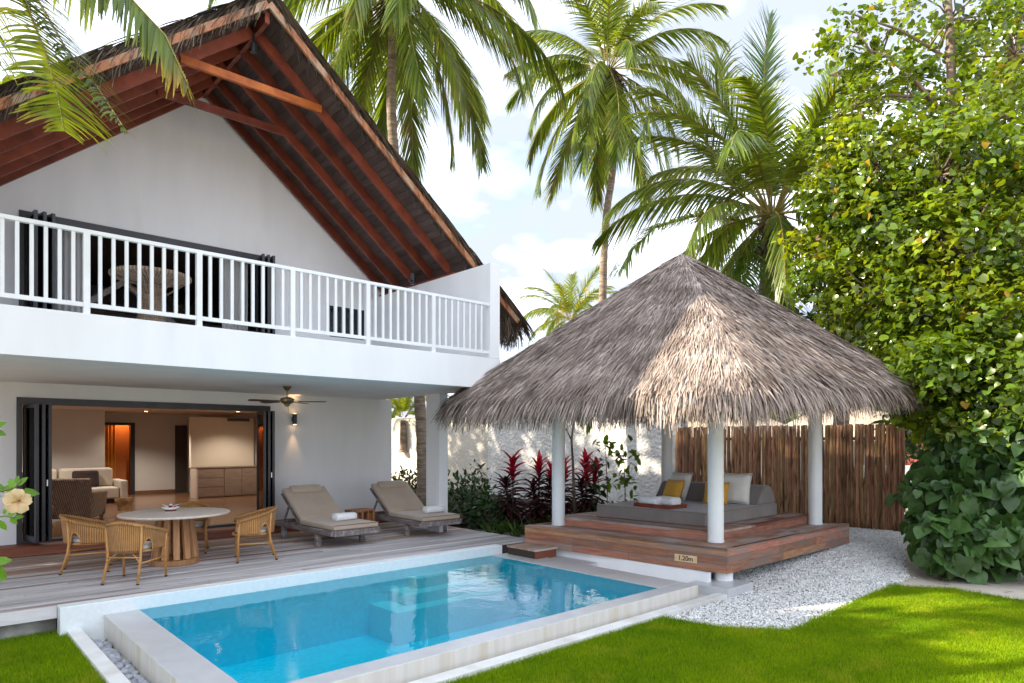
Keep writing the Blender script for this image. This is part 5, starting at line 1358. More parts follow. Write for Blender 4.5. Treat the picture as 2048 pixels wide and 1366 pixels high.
# the broad low palm behind the pavilion
D = 17.6
def ar(px, pts, d0, d1): return [AD(x, y, d0 + (d1 - d0) * i / (len(pts) - 1)) for i, (x, y) in enumerate(pts)]
ex = [(ar(0, [(1540, 430), (1532, 330), (1525, 200), (1530, 110), (1540, 30)], D, D - .5), dict(n=92, ll=0.95, droop=.2, a0=30, a1=62, seed=1, m=FRONDG)),
      (ar(0, [(1535, 420), (1490, 330), (1440, 270), (1370, 235), (1300, 225), (1270, 300)], D, D - 2), dict(n=86, ll=1.12, droop=1.0, seed=2)),
      (ar(0, [(1530, 440), (1460, 360), (1400, 260), (1330, 190), (1268, 185)], D, D - 1), dict(n=86, ll=1.06, droop=.8, seed=3)),
      (ar(0, [(1530, 450), (1470, 440), (1390, 432), (1310, 455), (1262, 500), (1238, 545)], D, D - 2.4), dict(n=89, ll=0.95, droop=1.2, seed=4)),
      (ar(0, [(1555, 430), (1590, 330), (1625, 240), (1650, 180), (1668, 130)], D, D + 1), dict(n=80, ll=0.95, droop=.35, seed=5, m=FRONDG)),
      (ar(0, [(1555, 440), (1600, 400), (1650, 350), (1720, 320), (1790, 340)], D, D - 1), dict(n=80, ll=1.01, droop=.9, seed=6)),
      (ar(0, [(1545, 470), (1540, 520), (1560, 580), (1590, 640), (1600, 690)], D, D - 2), dict(n=70, ll=1.01, droop=.6, seed=7, m=FRONDG)),
      (ar(0, [(1530, 460), (1500, 500), (1490, 560), (1500, 620)], D, D - 1.5), dict(n=64, ll=0.90, droop=.6, seed=8, m=FRONDG)),
      (ar(0, [(1535, 430), (1480, 300), (1450, 200), (1440, 120), (1400, 70)], D, D + 1), dict(n=80, ll=1.01, droop=.6, seed=9))]
palm('broad coconut palm with one upright frond, its crown low behind the pavilion roof', AD(1545, 430, D), [AD(1490, 960, D + .3), AD(1500, 800, D + .2), AD(1525, 600, D), AD(1545, 450, D)], .17,
     ring('high', 9, .5, 1.12, seed=13) + ring('up', 3, .9, 1.0, seed=22) + ring('mid', 8, 1.0, 1.2, seed=14) + ring('hang', 7, .1, 1.1, seed=21) + ring('low', 5, .2, 1.1, seed=15) + ring('drop', 5, .4, .9, seed=16), FROND, 1.0, 3, PALMBARK, dead=150, extra=ex)
# small far palm between villa and pavilion
palm('small far yellowish palm between the villa eave and the pavilion roof', AD(1140, 640, 44), [AD(1140, 900, 44), AD(1140, 760, 44), AD(1140, 648, 44)], .2,
     ring('up', 3, .4, .9, seed=17) + ring('high', 7, .2, .95, seed=18) + ring('mid', 8, .5, .9, seed=19) + ring('low', 6, .1, .8, seed=20), FRONDL, 1.0, 4, PALMBARK)
palm('bright low palm showing above the garden wall beside the villa', AD(806, 835, 27), [AD(806, 905, 27), AD(806, 870, 27), AD(806, 840, 27)], .15,
     ring('up', 5, .4, .42, seed=27) + ring('high', 9, .2, .45, seed=28) + ring('mid', 9, .5, .4, seed=29), FRONDL, 1.0, 14, PALMBARK)
# palm whose fronds hang into the picture above the villa's left rake: its trunk stands beyond the deck
cr = Vector((-.35, 8.15, 7.3))
e2 = [([cr, AD(-20, -180, 6.9), AD(30, -50, 6.8), AD(85, 90, 6.7), AD(115, 190, 6.6), AD(128, 262, 6.5)], dict(n=92, ll=0.69, lw=.042, droop=.25, a0=22, a1=35, s0=.22, seed=1)),
      ([cr, AD(10, -120, 7.2), AD(70, -10, 7.2), AD(130, 95, 7.1), AD(195, 175, 7.0), AD(256, 268, 6.9)], dict(n=80, ll=0.47, lw=.040, droop=.5, a0=25, a1=40, s0=.3, seed=2, gap=.25)),
      ([cr, AD(60, -240, 7.0), AD(180, -90, 6.9), AD(265, 0, 6.8), AD(330, 70, 6.7), AD(374, 165, 6.6)], dict(n=96, ll=0.69, lw=.040, droop=.12, hang=.62, a0=25, a1=45, s0=.25, seed=3)),
      ([cr, AD(20, -260, 6.8), AD(90, -150, 6.6), AD(150, -70, 6.5), AD(215, 0, 6.4)], dict(n=73, ll=0.78, lw=.040, droop=.15, hang=.75, a0=15, a1=40, s0=.25, seed=4, gap=.25)),
      ([cr, AD(-60, -100, 7.4), AD(-30, 40, 7.3), AD(0, 130, 7.2)], dict(n=64, ll=0.67, lw=.04, droop=.7, s0=.2, seed=5, gap=.2))]
palm('coconut palm whose yellow green fronds hang over the villa’s gable', cr, [(-2.6, 7.3, -.35), (-2.2, 7.5, 2.2), (-1.1, 7.9, 5.2), (-.35, 8.15, 7.2)], .13,
     [(k, a, s) for k, a, s in (('high', 2.4, .75), ('mid', 3.2, .8), ('low', 4.0, .75), ('high', 4.6, .75), ('mid', 2.0, .7), ('low', 3.4, .75))], FRONDL, 1.0, 5, PALMBARK, extra=e2)

# ---- leaf shapes
def heart(fold=.18, drop=.25):
    """heart leaf along +X, 12 faces; stalk end at the origin"""
    half = [(-.10, .20), (-.06, .38), (.14, .50), (.40, .47), (.68, .30), (1.0, 0.0)]
    mid = [(.0, 0), (.12, 0), (.28, 0), (.48, 0), (.72, 0)]
    V = [(x, 0, -drop * x * x) for x, _ in mid]; n = len(V)
    for sg in (1, -1):
        for x, y in half[:-1]: V.append((x, sg * y, fold * abs(y) - drop * x * x - .10 * abs(y) ** 2))
    tip = len(V); V.append((1.0, 0, -drop)); F = []
    for k, sg in enumerate((1, -1)):
        h = n + k * 5
        tri = [(0, 1, h), (1, h + 1, h), (1, 2, h + 1), (2, h + 2, h + 1), (2, 3, h + 2), (3, h + 3, h + 2), (3, 4, h + 3), (4, h + 4, h + 3), (4, tip, h + 4)]
        F += [t if sg < 0 else t[::-1] for t in tri]
    return np.array(V, float), np.array(F)
def oval(fold=.2, drop=.2, w=.42):
    V = [(0, 0, 0), (.35, 0, -.02), (.7, 0, -drop * .5), (1, 0, -drop), (.3, w * .5, fold * w * .5), (.68, w * .42, fold * w * .4 - drop * .45), (.3, -w * .5, fold * w * .5), (.68, -w * .42, fold * w * .4 - drop * .45)]
    F = [(0, 1, 4), (1, 5, 4), (1, 2, 5), (2, 3, 5), (0, 6, 1), (1, 6, 7), (1, 7, 2), (2, 7, 3)]
    return np.array(V, float), np.array(F)
HV, HF = heart(); OV, OF_ = oval(); BVV, BFF = oval(.25, .45, .16)

def cluster_tree(name, label, cat, base, trunk_paths, blobs, leafV, leafF, size, m, mo, seed, n_obj=280, per=16, clump=.34, up=.8, hangd=.0, group=None, twigs=True, yellow=0, leafname='leaf', obj_mat=None, thin=.0, twig_r=.012):
    """blobs: (centre, radius, clumps). The leaves nearest the camera are parts of their own, the others one foliage part"""
    global rng
    rng = np.random.default_rng(seed); r = random.Random(seed); base = Vector(base)
    o = thing(name, label, cat, base[:], 0, group)
    tb_ = MB()
    for path, r0, r1 in trunk_paths:
        k = len(path); tb_.tube(path, [r0 + (r1 - r0) * i / (k - 1) for i in range(k)], 9)
    trunk = tb_.build('trunk', mo, o, smooth=True)
    CC = []; CN_ = []
    tw = MB()
    for c, rad, n in blobs:
        c = vnp(c); u = rnd_unit(n); u[:, 2] = u[:, 2] * .9 + .1
        q = rad * (.45 + .62 * rng.random((n, 1)) ** .6); p = c + u * q * np.array([1, 1, .85]); CC.append(p); CN_.append(u)
        if twigs:
            for k in range(0, n, 3):
                a = Vector(c); b = Vector(p[k]); mmid = (a + b) / 2 + Vector((r.uniform(-.2, .2), r.uniform(-.2, .2), r.uniform(-.25, .05))) * rad * .5
                tw.tube([a, mmid, b], [twig_r * 1.6, twig_r, twig_r * .5], 5, cap=False)
    if twigs: stuff(tw.build('twigs', mo, trunk))
    CC = np.concatenate(CC); CN_ = np.concatenate(CN_); nc = len(CC)
    idx = np.repeat(np.arange(nc), per); k = len(idx)
    P = CC[idx] + rnd_unit(k) * clump * rng.random((k, 1)) ** .5; U = CN_[idx]
    Nrm = U * .55 + np.array([0, 0, up]) + rnd_unit(k) * .62
    X = U * .5 + rnd_unit(k) * .8 + np.array([0, 0, -hangd])
    s = size * (.55 + 1.0 * rng.random(k) ** 1.7)
    Ms = frames(P, X, Nrm, s, s, s)
    dist = np.linalg.norm(P - np.array([0, 0, EYE]), axis=1); order = np.argsort(dist - s * 3); near = order[:n_obj]; rest = order[n_obj:]
    bb = vnp(base)
    lm = new_mesh(leafname, leafV, leafF, True, [obj_mat or m])
    for i in near:
        Mx = Matrix(Ms[i].tolist()); Mx.translation = Mx.translation - base; link(leafname, lm, o, Mx)
    V, F = instances(leafV, leafF, Ms[rest])
    ms = [m]
    me = new_mesh('foliage', V - bb, F, True, [m, LEAFY])
    if yellow:
        nf = len(leafF); mi = np.repeat((rng.random(len(rest)) < yellow).astype(np.int32), nf); me.polygons.foreach_set('material_index', mi)
    stuff(link('foliage', me, o))
    return o
def px_blobs(L, dens=1.0):
    out = []
    for x, y, d, rp, n in L: out.append((AD(x, y, d), rp * d / 1322.84, max(3, int(n * dens))))
    return out
LEAFO = mat('hibiscus_leaf_single', (.115, .185, .014), (.055, .11, .012), scale=.7, rough=.36, rand=.4, spec=.5, transl=(.36, (2.0, 1.75, .45)), coord='Object')
# ---- the big sea hibiscus over the pavilion's far corner
TB = [(1745, 110, 13.5, 80, 9), (1780, 60, 13.8, 80, 8), (1900, 40, 14, 120, 34), (2030, 110, 13.4, 130, 60), (1710, 215, 13.6, 55, 8), (1830, 200, 13.4, 100, 24), (1960, 260, 13, 120, 60), (1760, 330, 13, 110, 62), (1880, 350, 12.4, 120, 84), (2020, 370, 12, 120, 80),
      (1690, 430, 13.2, 80, 42), (1790, 450, 12.6, 110, 80), (1900, 500, 12, 120, 92), (2030, 520, 11.6, 120, 90), (1680, 540, 13.4, 60, 28), (1760, 590, 12.8, 100, 66), (1870, 630, 12, 110, 84), (1990, 650, 11.4, 120, 92), (1800, 700, 12.4, 70, 36), (1900, 750, 11.5, 100, 76), (2020, 770, 11, 110, 84), (1850, 740, 11.2, 60, 30), (1830, 800, 12.4, 55, 20), (1950, 850, 11.3, 80, 50), (2050, 880, 11, 80, 50), (1880, 845, 12.5, 60, 26), (1690, 60, 13.8, 60, 7), (1660, 150, 13.7, 45, 5), (1655, 300, 13.6, 55, 12), (1640, 400, 13.6, 55, 18), (1632, 480, 13.8, 50, 20), (1640, 560, 13.8, 50, 20), (1690, 620, 13.4, 60, 24)]
def T(*p): return [AD(*q) for q in p]
trunks = [(T((1960, 1080, 12.4), (1955, 900, 12.6), (1930, 700, 12.9), (1910, 480, 13.2), (1905, 250, 13.4), (1900, 60, 13.8), (1890, -80, 14)), .17, .06),
          (T((1930, 700, 12.9), (1850, 600, 12.8), (1780, 520, 12.9), (1720, 440, 13.1), (1690, 420, 13.2)), .08, .025), (T((1912, 480, 13.2), (1850, 400, 13), (1790, 350, 13), (1720, 220, 13.5)), .07, .02),
          (T((1905, 250, 13.4), (1830, 160, 13.4), (1770, 110, 13.5), (1700, 90, 13.6)), .05, .012), (T((1905, 300, 13.3), (1980, 180, 13.3), (2060, 110, 13.3)), .06, .02), (T((1925, 650, 12.9), (1990, 500, 12.2), (2040, 380, 12)), .07, .03),
          (T((1955, 900, 12.6), (1900, 800, 12), (1850, 745, 11.4)), .06, .02), (T((1900, 120, 13.7), (1800, 60, 13.8), (1710, 30, 13.8), (1660, 20, 13.8)), .035, .008), (T((1905, 200, 13.5), (1780, 190, 13.6), (1690, 215, 13.7), (1650, 250, 13.7)), .035, .008)]
cluster_tree('hibiscus_tree', 'large bushy tree with round bright green leaves leaning over the pavilion roof', 'tree', AD(1960, 1095, 12.4), trunks, px_blobs(TB, .86), HV, HF, .105, LEAF, BARK, 31, n_obj=300, per=30, clump=.32, up=.75, hangd=.25, yellow=.012, obj_mat=LEAFO, twig_r=.016)
# darker tree mass behind it
TB2 = [(1640, 690, 17, 90, 40), (1730, 740, 17, 90, 44), (1850, 700, 17, 120, 60), (1980, 720, 17, 140, 70), (1900, 480, 17.5, 150, 80), (2040, 420, 17.5, 150, 80), (2000, 180, 18, 150, 60), (1760, 560, 17.5, 90, 40), (1850, 860, 18, 80, 30), (2030, 880, 16.5, 110, 44), (1930, 800, 16.5, 80, 30)]
cluster_tree('broadleaf_tree', 'dark broadleaf tree with a leaning grey trunk behind the pavilion roof', 'tree', AD(1672, 985, 16.6), [(T((1672, 985, 16.6), (1685, 800, 16.6), (1700, 650, 16.6), (1735, 540, 16.8), (1800, 440, 17.2), (1880, 350, 17.5)), .21, .08), (T((1735, 540, 16.8), (1720, 640, 17), (1660, 690, 17)), .06, .03), (T((1700, 640, 16.6), (1850, 690, 17), (2000, 730, 17)), .09, .04)], px_blobs(TB2), OV, OF_, .30, HEDGE, PALMBARK, 32, n_obj=60, per=16, clump=.5, up=.7, twig_r=.015)
# ---- big heart leaved shrub by the sand
SB = [(1925, 930, 11.2, 70, 30), (1990, 900, 11, 80, 36), (2060, 900, 10.8, 80, 34), (1880, 960, 11, 45, 14), (1900, 1020, 10.8, 75, 40), (1980, 990, 10.5, 85, 46), (2060, 1000, 10.3, 85, 46), (1870, 1070, 10.5, 45, 18), (1930, 1085, 10.2, 65, 36), (2010, 1080, 10.1, 70, 38), (2070, 1080, 9.9, 60, 30), (1850, 985, 10.9, 30, 7), (1900, 1115, 10.1, 35, 12), (1830, 1000, 11, 16, 3)]
cluster_tree('heart_leaf_shrub', 'dense shrub with large dark heart shaped leaves at the sandy corner', 'shrub', AD(1960, 1148, 10.6), [(T((1960, 1150, 10.6), (1950, 1050, 10.7), (1930, 950, 11)), .04, .015), (T((1965, 1150, 10.6), (2010, 1050, 10.5), (2050, 930, 10.6)), .04, .015), (T((1955, 1150, 10.6), (1905, 1080, 10.6), (1870, 1010, 10.8)), .03, .012)], px_blobs(SB, 1.15), HV, HF, .205, LEAFDI, BARK, 33, n_obj=300, per=7, clump=.26, up=.45, hangd=.85, obj_mat=LEAFD, twig_r=.008)
# palm-like ringed trunk beside the shrub
rt = thing('leaning_trunk', 'leaning ringed palm trunk beyond the pole fence end', 'tree trunk', AD(1838, 1000, 13.6))
MB().tube(T((1836, 1003, 13.6), (1852, 965, 13.6), (1866, 915, 13.6), (1874, 860, 13.6), (1895, 790, 13.8), (1930, 700, 14)), [.21, .19, .16, .15, .14, .13], 12).build('trunk', PALMBARK, rt, smooth=True)

# ---- garden by the compound wall
def leaf_bush(name, label, c, rx, ry, h, n, size, m, shape='oval', seed=0, group=None, cat='shrub'):
    global rng
    rng = np.random.default_rng(seed); o = thing(name, label, cat, c, 0, group)
    u = rnd_unit(n); u[:, 2] = np.abs(u[:, 2]); q = (.35 + .65 * rng.random((n, 1)) ** .5)
    lob = 1 + .22 * np.sin(3 * np.arctan2(u[:, 1], u[:, 0]) + seed)[:, None] + .18 * rng.random((n, 1))
    P = u * q * lob * np.array([rx, ry, h]); Nn = u + np.array([0, 0, .6]) + rnd_unit(n) * .6; X = u * .6 + rnd_unit(n) * .7 + np.array([0, 0, .25])
    s = size * (.6 + .7 * rng.random(n)); BV_, BF_ = (OV, OF_) if shape == 'oval' else (BVV, BFF)
    V, F = instances(BV_, BF_, frames(P, X, Nn, s, s, s)); stuff(link('foliage', new_mesh('foliage', V, F, True, [m]), o))
    st_ = MB()
    for i in range(7):
        a = i * .9; st_.tube([(0.05 * math.cos(a), .05 * math.sin(a), 0), (rx * .35 * math.cos(a), ry * .35 * math.sin(a), h * .45), (rx * .6 * math.cos(a + .3), ry * .6 * math.sin(a + .3), h * .85)], [.014, .010, .005], 5)
    st_.build('stems', BARK, o, local=True); return o
for i, (x, y, dz, w, h, n, lb) in enumerate(((925, 1030, 16.2, .75, .95, 900, 'dark green glossy hedge shrub right beside the white pier'), (985, 1036, 15.4, .6, .62, 600, 'dark green low hedge shrub before the tallest red leaved plant'), (815, 1030, 19.0, .8, .95, 800, 'dark green shrub at the foot of the dark palm trunk'), (955, 1030, 16.8, .5, 1.12, 420, 'dark green shrub with one upright shoot against the plaster wall'))):
    p = AD(x, y, dz); leaf_bush('hedge_shrub', lb, (p.x, p.y, -.13), w, w, h, n, .15, HEDGE, seed=40 + i)
def strap_tuft(label, c, n, L, m, seed, group):
    global rng
    rng = np.random.default_rng(seed); o = thing('strap_leaf_tuft', label, 'plant', c, 0, group)
    SV, SF = strip(5, .55); a = rng.random(n) * 2 * PI; P = np.stack([.05 * np.cos(a), .05 * np.sin(a), 0 * a], 1)
    X = np.stack([np.cos(a) * .55, np.sin(a) * .55, .8 + .5 * rng.random(n)], 1); Z = np.stack([-np.cos(a), -np.sin(a), .6 + 0 * a], 1)
    l = L * (.6 + .6 * rng.random(n)); V, F = instances(SV, SF, frames(P, X, Z, l, .035 * np.ones(n), l * .9)); link('leaves', new_mesh('leaves', V, F, True, [m]), o)
STRAP = mat('strap_leaf', (.085, .155, .025), (.05, .10, .018), scale=3, rough=.45, island=.4, transl=(.3, (1.7, 1.7, .5)))
r = random.Random(3)
for i in range(20):
    px = 985 + i * 15.5; d = 14.6 + r.uniform(-.5, .9); p = AD(px, 1030, d)
    if p.y < 8.7: p.y = 8.75
    strap_tuft('low tuft of arching green strap leaves below the red leaved plants', (p.x, p.y, ground_z(p.x, p.y)), 26, .42 + r.uniform(-.05, .16), STRAP, 60 + i, 'strap leaf tufts along the garden bed')
# cordylines
def blade():
    V = []; F = []; k = 5
    for i in range(k + 1):
        t = i / k; w = .5 * math.sin(PI * min(1, t * .86 + .14)) ** .8 if t < 1 else .02; z = .25 * t - .42 * t * t
        V += [(t, -w, z + .12 * w), (t, 0, z), (t, w, z + .12 * w)]
    for i in range(k): F += [(3 * i, 3 * i + 1, 3 * i + 4, 3 * i + 3), (3 * i + 1, 3 * i + 2, 3 * i + 5, 3 * i + 4)]
    return np.array(V), np.array(F)
CV, CF = blade(); CD = new_mesh('leaf', CV, CF, True, [CORDD]); CRm = new_mesh('leaf', CV, CF, True, [CORDR])
def cordyline(label, p, stems, seed):
    r = random.Random(seed); o = thing('cordyline', label, 'plant', (p.x, p.y, ground_z(p.x, p.y)), 0)
    for dx, dy, h, red in stems:
        MB().tube([(dx * .2, dy * .2, 0), (dx * .7, dy * .7, h * .5), (dx, dy, h * .86)], [.018, .015, .010], 6).build('stem', BARK, o, local=True)
        n = int(56 * h / 1.5) + 12
        for i in range(n):
            t = (i + .5) / n; z = h * (.10 + .76 * t); a = i * 2.4 + r.uniform(-.3, .3); e = -.25 + 1.25 * t ** 2.2 + r.uniform(-.15, .15)
            isr = red > 0 and r.random() < smoothstep(1 - red * 2.4, 1 - red * .6, t); L = r.uniform(.38, .54) * (1 - .12 * t)
            if isr: e = r.uniform(.35, .9) + .6 * max(0, (t - .75) / .25)
            M = Matrix.Translation(Vector((dx * (.3 + .7 * t), dy * (.3 + .7 * t), z))) @ Matrix.Rotation(a, 4, 'Z') @ Matrix.Rotation(-e, 4, 'Y') @ Matrix.Diagonal((L, .088 if not isr else .10, L, 1))
            link('leaf', CRm if isr else CD, o, M)
cordyline('tallest dark red cordyline with a crimson top spike, nearest the pier', AD(1026, 1040, 15.2), [(0, 0, 1.80, .20), (-.12, .12, 1.25, .0)], 1)
cordyline('dark red cordyline with two crimson tips between its taller neighbour and the column', AD(1078, 1040, 15.2), [(0, 0, 1.62, .14), (.22, -.2, 1.45, .12), (-.1, .1, 1.1, 0)], 2)
cordyline('dark red cordyline right behind the slim white column', AD(1128, 1040, 15.4), [(0, 0, 1.55, .16), (-.2, .1, 1.2, 0)], 3)
cordyline('dark red cordyline with a broad bright crimson crown on the daybed side of the column', AD(1172, 1038, 15.4), [(0, 0, 1.62, .22), (.2, -.15, 1.5, .16), (.05, .2, 1.1, 0)], 4)
# saplings with lime leaves, and a bare stemmed frangipani
def sapling(label, p, h, tiers, seed, m=LIMEL, size=.20):
    global rng
    rng = np.random.default_rng(seed); o = thing('sapling', label, 'sapling', (p.x, p.y, ground_z(p.x, p.y)), 0)
    MB().tube([(0, 0, 0), (.03, .02, h * .5), (-.02, .03, h)], [.014, .011, .006], 6).build('stem', BARK, o, local=True)
    Pq = []; 
    for z, rad, n in tiers: Pq.append(np.stack([rng.normal(size=n) * rad * .6, rng.normal(size=n) * rad * .6, z * h + rng.normal(size=n) * rad * .45], 1))
    Pq = np.concatenate(Pq); n = len(Pq); s = size * (.6 + .6 * rng.random(n)); U = Pq.copy(); U[:, 2] = .2
    V, F = instances(OV, OF_, frames(Pq, U + rnd_unit(n) * .4 + np.array([0, 0, -.25]), np.array([0, 0, 1.]) + rnd_unit(n) * .4, s, s * 1.2, s)); link('leaves', new_mesh('leaves', V, F, True, [m]), o)
sapling('slim sapling with lime green leaves in two tiers against the sunlit wall', AD(1250, 1035, 14.6), 1.75, [(.92, .3, 44), (.62, .26, 40), (.35, .22, 22)], 71)
sapling('thin taller sapling with a small lime top beside the two tiered one', AD(1214, 1035, 14.8), 1.95, [(.96, .2, 26), (.5, .12, 10)], 72)
sapling('thin dark stemmed sapling with sparse leaves next to the red crowns', AD(1198, 1035, 15), 1.55, [(.9, .22, 20), (.6, .2, 16), (.35, .2, 16)], 73, HEDGE)
fr_ = thing('frangipani', 'bare grey stemmed frangipani with few drooping leaves before the sunlit wall', 'tree', (AD(1150, 1035, 15)).to_tuple()[:2] + (-.1,))
b0 = fr_.location.copy()
def fp(x, y, d=15): return AD(x, y, d) - b0
MB().tube([Vector((0, 0, 0)), fp(1146, 930), fp(1143, 880), fp(1150, 820), fp(1140, 760)], [.035, .028, .025, .02, .014], 7).tube([fp(1143, 880), fp(1128, 850), fp(1122, 820), fp(1100, 790)], [.02, .015, .014, .01], 6).tube([fp(1150, 830), fp(1172, 815), fp(1190, 790)], [.016, .013, .01], 6).build('stem', BARK, fr_, local=True, smooth=True)
lmf = new_mesh('leaf', OV, OF_, True, [LIMEL])
for i, (x, y) in enumerate(((1172, 845), (1180, 850), (1186, 842), (1165, 838), (1190, 848), (1176, 838), (1120, 815), (1108, 800), (1135, 770), (1190, 790))):
    q = fp(x, y); a = i * 1.3; link('leaf', lmf, fr_, Matrix.Translation(q) @ Matrix.Rotation(a, 4, 'Z') @ Matrix.Rotation(.9, 4, 'Y') @ Matrix.Diagonal((.28, .24, .28, 1)))

# ---- hibiscus shoot at the picture's edge: its bush stands on the lawn by the deck
hb = thing('hibiscus_bush', 'leafy shoot with one cream trumpet flower beside the deck', 'shrub', (-.35, 4.35, -.33))
h0 = hb.location.copy()
def hp_(x, y, d=3.3): return AD(x, y, d) - h0
MB().tube([Vector((0, 0, 0)), hp_(-120, 1150), hp_(-60, 1020), hp_(-10, 985), hp_(30, 975), hp_(42, 960)], [.02, .014, .008, .006, .004, .003], 6).tube([hp_(-100, 1100), hp_(-40, 1040), hp_(10, 1032), hp_(30, 1036)], [.008, .006, .004, .003], 6).tube([Vector((0, 0, .2)), hp_(-60, 1200), hp_(-15, 1125)], [.012, .008, .004], 6).tube([hp_(-60, 1020), hp_(-40, 900), hp_(-15, 858)], [.006, .005, .003], 6).build('stem', mat('green_stem', (.14, .17, .04), rough=.5), hb, local=True, smooth=True)
lmh = new_mesh('leaf', *oval(.25, .15, .55), True, [mat('hibiscus_bush_leaf', (.15, .30, .030), (.10, .22, .022), scale=9, rough=.4, rand=.25, coord='Object', transl=(.45, (1.8, 1.7, .5)))])
camv = (Vector((0, 0, EYE)) - (h0 + hp_(20, 980))).normalized()
def cam_leaf(x, y, ang, L, d=3.3, tilt=.4):
    """leaf at a point, turned roughly broadside to the path"""
    q = hp_(x, y, d); f = RT * math.cos(ang) + Vector((0, 0, 1)) * math.sin(ang) + FW * tilt * .4; f.normalize()
    z = (-FW + Vector((0, 0, tilt))).normalized(); yv = z.cross(f).normalized(); z = f.cross(yv)
    M = Matrix(((f.x, yv.x, z.x, q.x), (f.y, yv.y, z.y, q.y), (f.z, yv.z, z.z, q.z), (0, 0, 0, 1))) @ Matrix.Diagonal((L, L, L, 1)); link('leaf', lmh, hb, M)
for x, y, a, L in ((30, 975, 2.3, .065), (36, 972, .9, .06), (40, 985, -.05, .085), (28, 980, 2.9, .07), (8, 985, 2.4, .07), (2, 992, -2.8, .06), (34, 968, 1.6, .045), (12, 1034, .5, .05), (20, 1036, -.8, .045), (26, 1036, .2, .05), (0, 1040, -1.2, .06), (10, 1030, 1.7, .04), (-15, 1125, .15, .085), (-18, 1128, -.9, .10), (-12, 1150, -.5, .06), (-15, 858, .6, .07), (-18, 850, 1.2, .07), (-14, 862, -.3, .06), (-30, 1000, 2, .08), (-35, 1010, -2, .08)): cam_leaf(x, y, a, L)
fl = hp_(34, 1003, 3.25)
ax_ = (RT * .25 - FW * .85 + Vector((0, 0, -.05))).normalized(); u_ = ax_.cross(Vector((0, 0, 1))).normalized(); w_ = u_.cross(ax_)
petal = []
for k in range(5):
    a = k * 2 * PI / 5 + .4; d = u_ * math.cos(a) + w_ * math.sin(a); t_ = ax_.cross(d)
    V = []; F = []
    for i in range(6):
        s = i / 5; ww = .004 + .028 * math.sin(PI * min(1, s * .78 + .05)) ; rr2 = .004 + .058 * s; z = .052 * (s ** .6) - .028 * s * s
        c = fl + d * rr2 + ax_ * (z - .03)
        for q in (-1, -.5, 0, .5, 1): V.append(c + t_ * ww * q + ax_ * (.006 * math.sin(q * 6 + i) + .006 * q * q))
    for i in range(5):
        for j in range(4): F.append([i * 5 + j, i * 5 + j + 1, (i + 1) * 5 + j + 1, (i + 1) * 5 + j])
    MB().add(V, F).build('petal', PETAL, hb, local=True, smooth=True)
MB().tube([fl - ax_ * .03, fl + ax_ * .03, fl + ax_ * .055], [.005, .003, .003], 6).build('stamen', LEAFY, hb, local=True)

# ================================================================== things beyond the fence
def far_hut(label, c, rad, z0, z1, seed):
    o = thing('far_hut', label, 'hut', c, 0); 
    b = MB().lathe([(rad, z0), (rad * .97, z0 + .15), (.05, z1)], 28); b.build('roof', FARROOF, o, local=True)
    for i in range(6):
        a = i * PI / 3; MB().tube([(rad * .8 * math.cos(a), rad * .8 * math.sin(a), 0), (rad * .8 * math.cos(a), rad * .8 * math.sin(a), z0 + .1)], .1, 8).build('post', WHITE, o, local=True)
    b = MB().lathe([(rad * .72, 0), (rad * .72, z0 + .1)], 20); b.build('wall', WHITE, o, local=True)
p = AD(1415, 900, 30); far_hut('far pale thatched hut roof seen between the pavilion columns', (p.x, p.y, -.1), 4.6, 1.95, 4.0, 1)
p = AD(1690, 900, 33); far_hut('far pale thatched hut roof above the pole fence by the dark trunk', (p.x, p.y, -.1), 4.2, 1.9, 4.2, 2)
fw_ = MB().box(-3, 6, 0, .25, 0, 1.0); p = AD(1850, 900, 24)
o = fw_.build('garden_wall', WHITE, None); o.location = (p.x, p.y, -.1); o.rotation_euler = (0, 0, R(-42)); tag(o, 'low white garden wall in the sun beyond the fence end', 'wall')
p = AD(1842, 905, 25.5); leaf_bush('red_shrub', 'reddish leaved shrub behind the low far garden wall', (p.x, p.y, -.1), 1.2, 1.2, 2.0, 700, .45, REDLEAF, 'blade', 81)
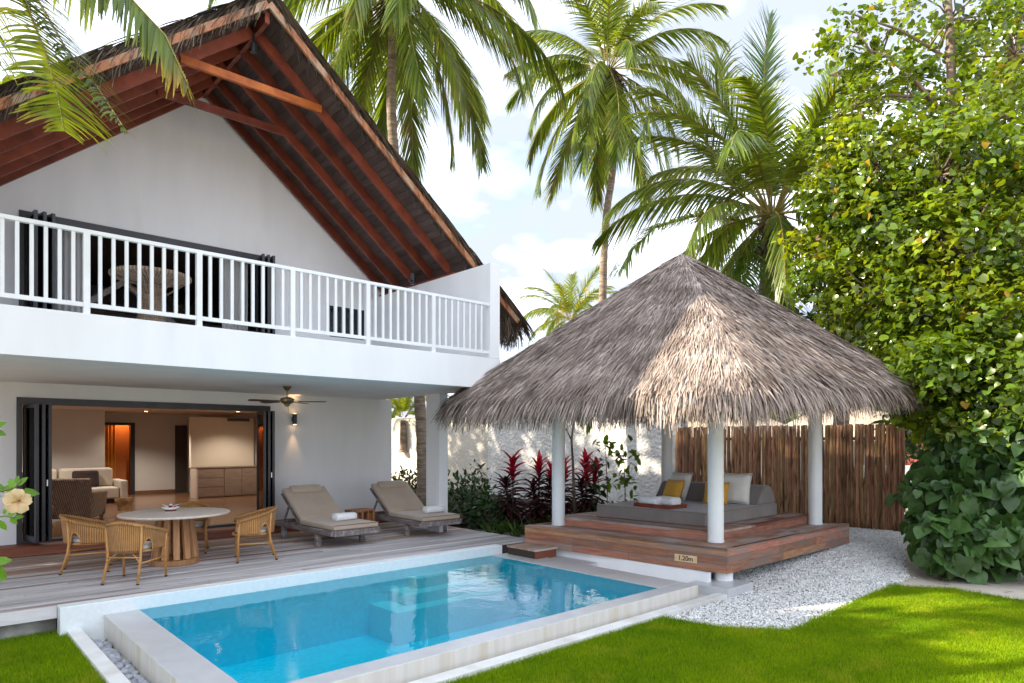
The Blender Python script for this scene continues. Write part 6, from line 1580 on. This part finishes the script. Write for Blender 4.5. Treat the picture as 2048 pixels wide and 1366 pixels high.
p = AD(1880, 905, 27); leaf_bush('far_shrub', 'dry brown and green shrub behind the low far wall, beside the red one', (p.x, p.y, -.1), 1.6, 1.6, 2.6, 700, .45, BROWNLEAF, 'blade', 82)
for i, (x, d, w, h, lb) in enumerate(((1480, 40, 5, 5.2, 'far green tree crown behind the hut roofs, beside the leaning palm trunk'), (1620, 42, 5, 6.5, 'far green tree crown behind the pavilion’s far columns'), (1780, 38, 5, 7.0, 'far tall tree crown behind the hibiscus tree'), (1960, 36, 6, 7.5, 'far tall tree crown beyond the low white wall'), (2120, 30, 6, 8, 'far dense tree crown beyond the heart leaved shrub'), (1330, 46, 5, 4.0, 'far low tree crown behind the sunlit garden wall'))):
    p = AD(x, 905, d); leaf_bush('far_tree', lb, (p.x, p.y, -.1), w, w, h, 1500, .8, HEDGE if i % 2 else LEAF, seed=90 + i, cat='tree')
# garden trees: they stand outside the picture and shade pool, lawn, wall and fence
def shade_tree(label, x, y, z, rad, seed, n=60):
    cluster_tree('shade_tree', label, 'tree', (x, y, -.33), [([Vector((x, y, -.35)), Vector((x + .2, y - .1, z * .5)), Vector((x, y, z))], .18, .08)], [((x, y, z), rad, n), ((x + rad * .5, y + rad * .4, z - rad * .4), rad * .7, n // 2), ((x - rad * .3, y - rad * .6, z - rad * .3), rad * .7, n // 2)], OV, OF_, .42, LEAF, BARK, seed, n_obj=0, per=16, clump=.55)
shade_tree('very tall leafy tree added unseen behind the villa to shade the garden wall', 1.0, 27.0, 11.0, 3.2, 104, 130)  # unseen tree put in so the compound wall falls in shade
shade_tree('very tall leafy tree added unseen beyond the villa to shade the pole fence', -5.2, 21.6, 16.0, 3.0, 105, 130)  # unseen tree put in to keep sun off the pole fence
shade_tree('round leafy garden tree beyond the deck’s far end', -3.9, 10.6, 3.2, 1.9, 101, 110)
shade_tree('tall leafy garden tree at the villa’s side', -4.6, 14.5, 6.0, 3.0, 102, 160)
shade_tree('tall leafy garden tree standing near the deck’s far end', -5.3, 11.4, 6.5, 2.1, 106, 150)
shade_tree('slim high crowned tree added unseen to shade the gravel by the lawn', -5.2, 12.7, 7.8, 1.25, 108, 70)  # unseen crown put in to carry shade onto the gravel
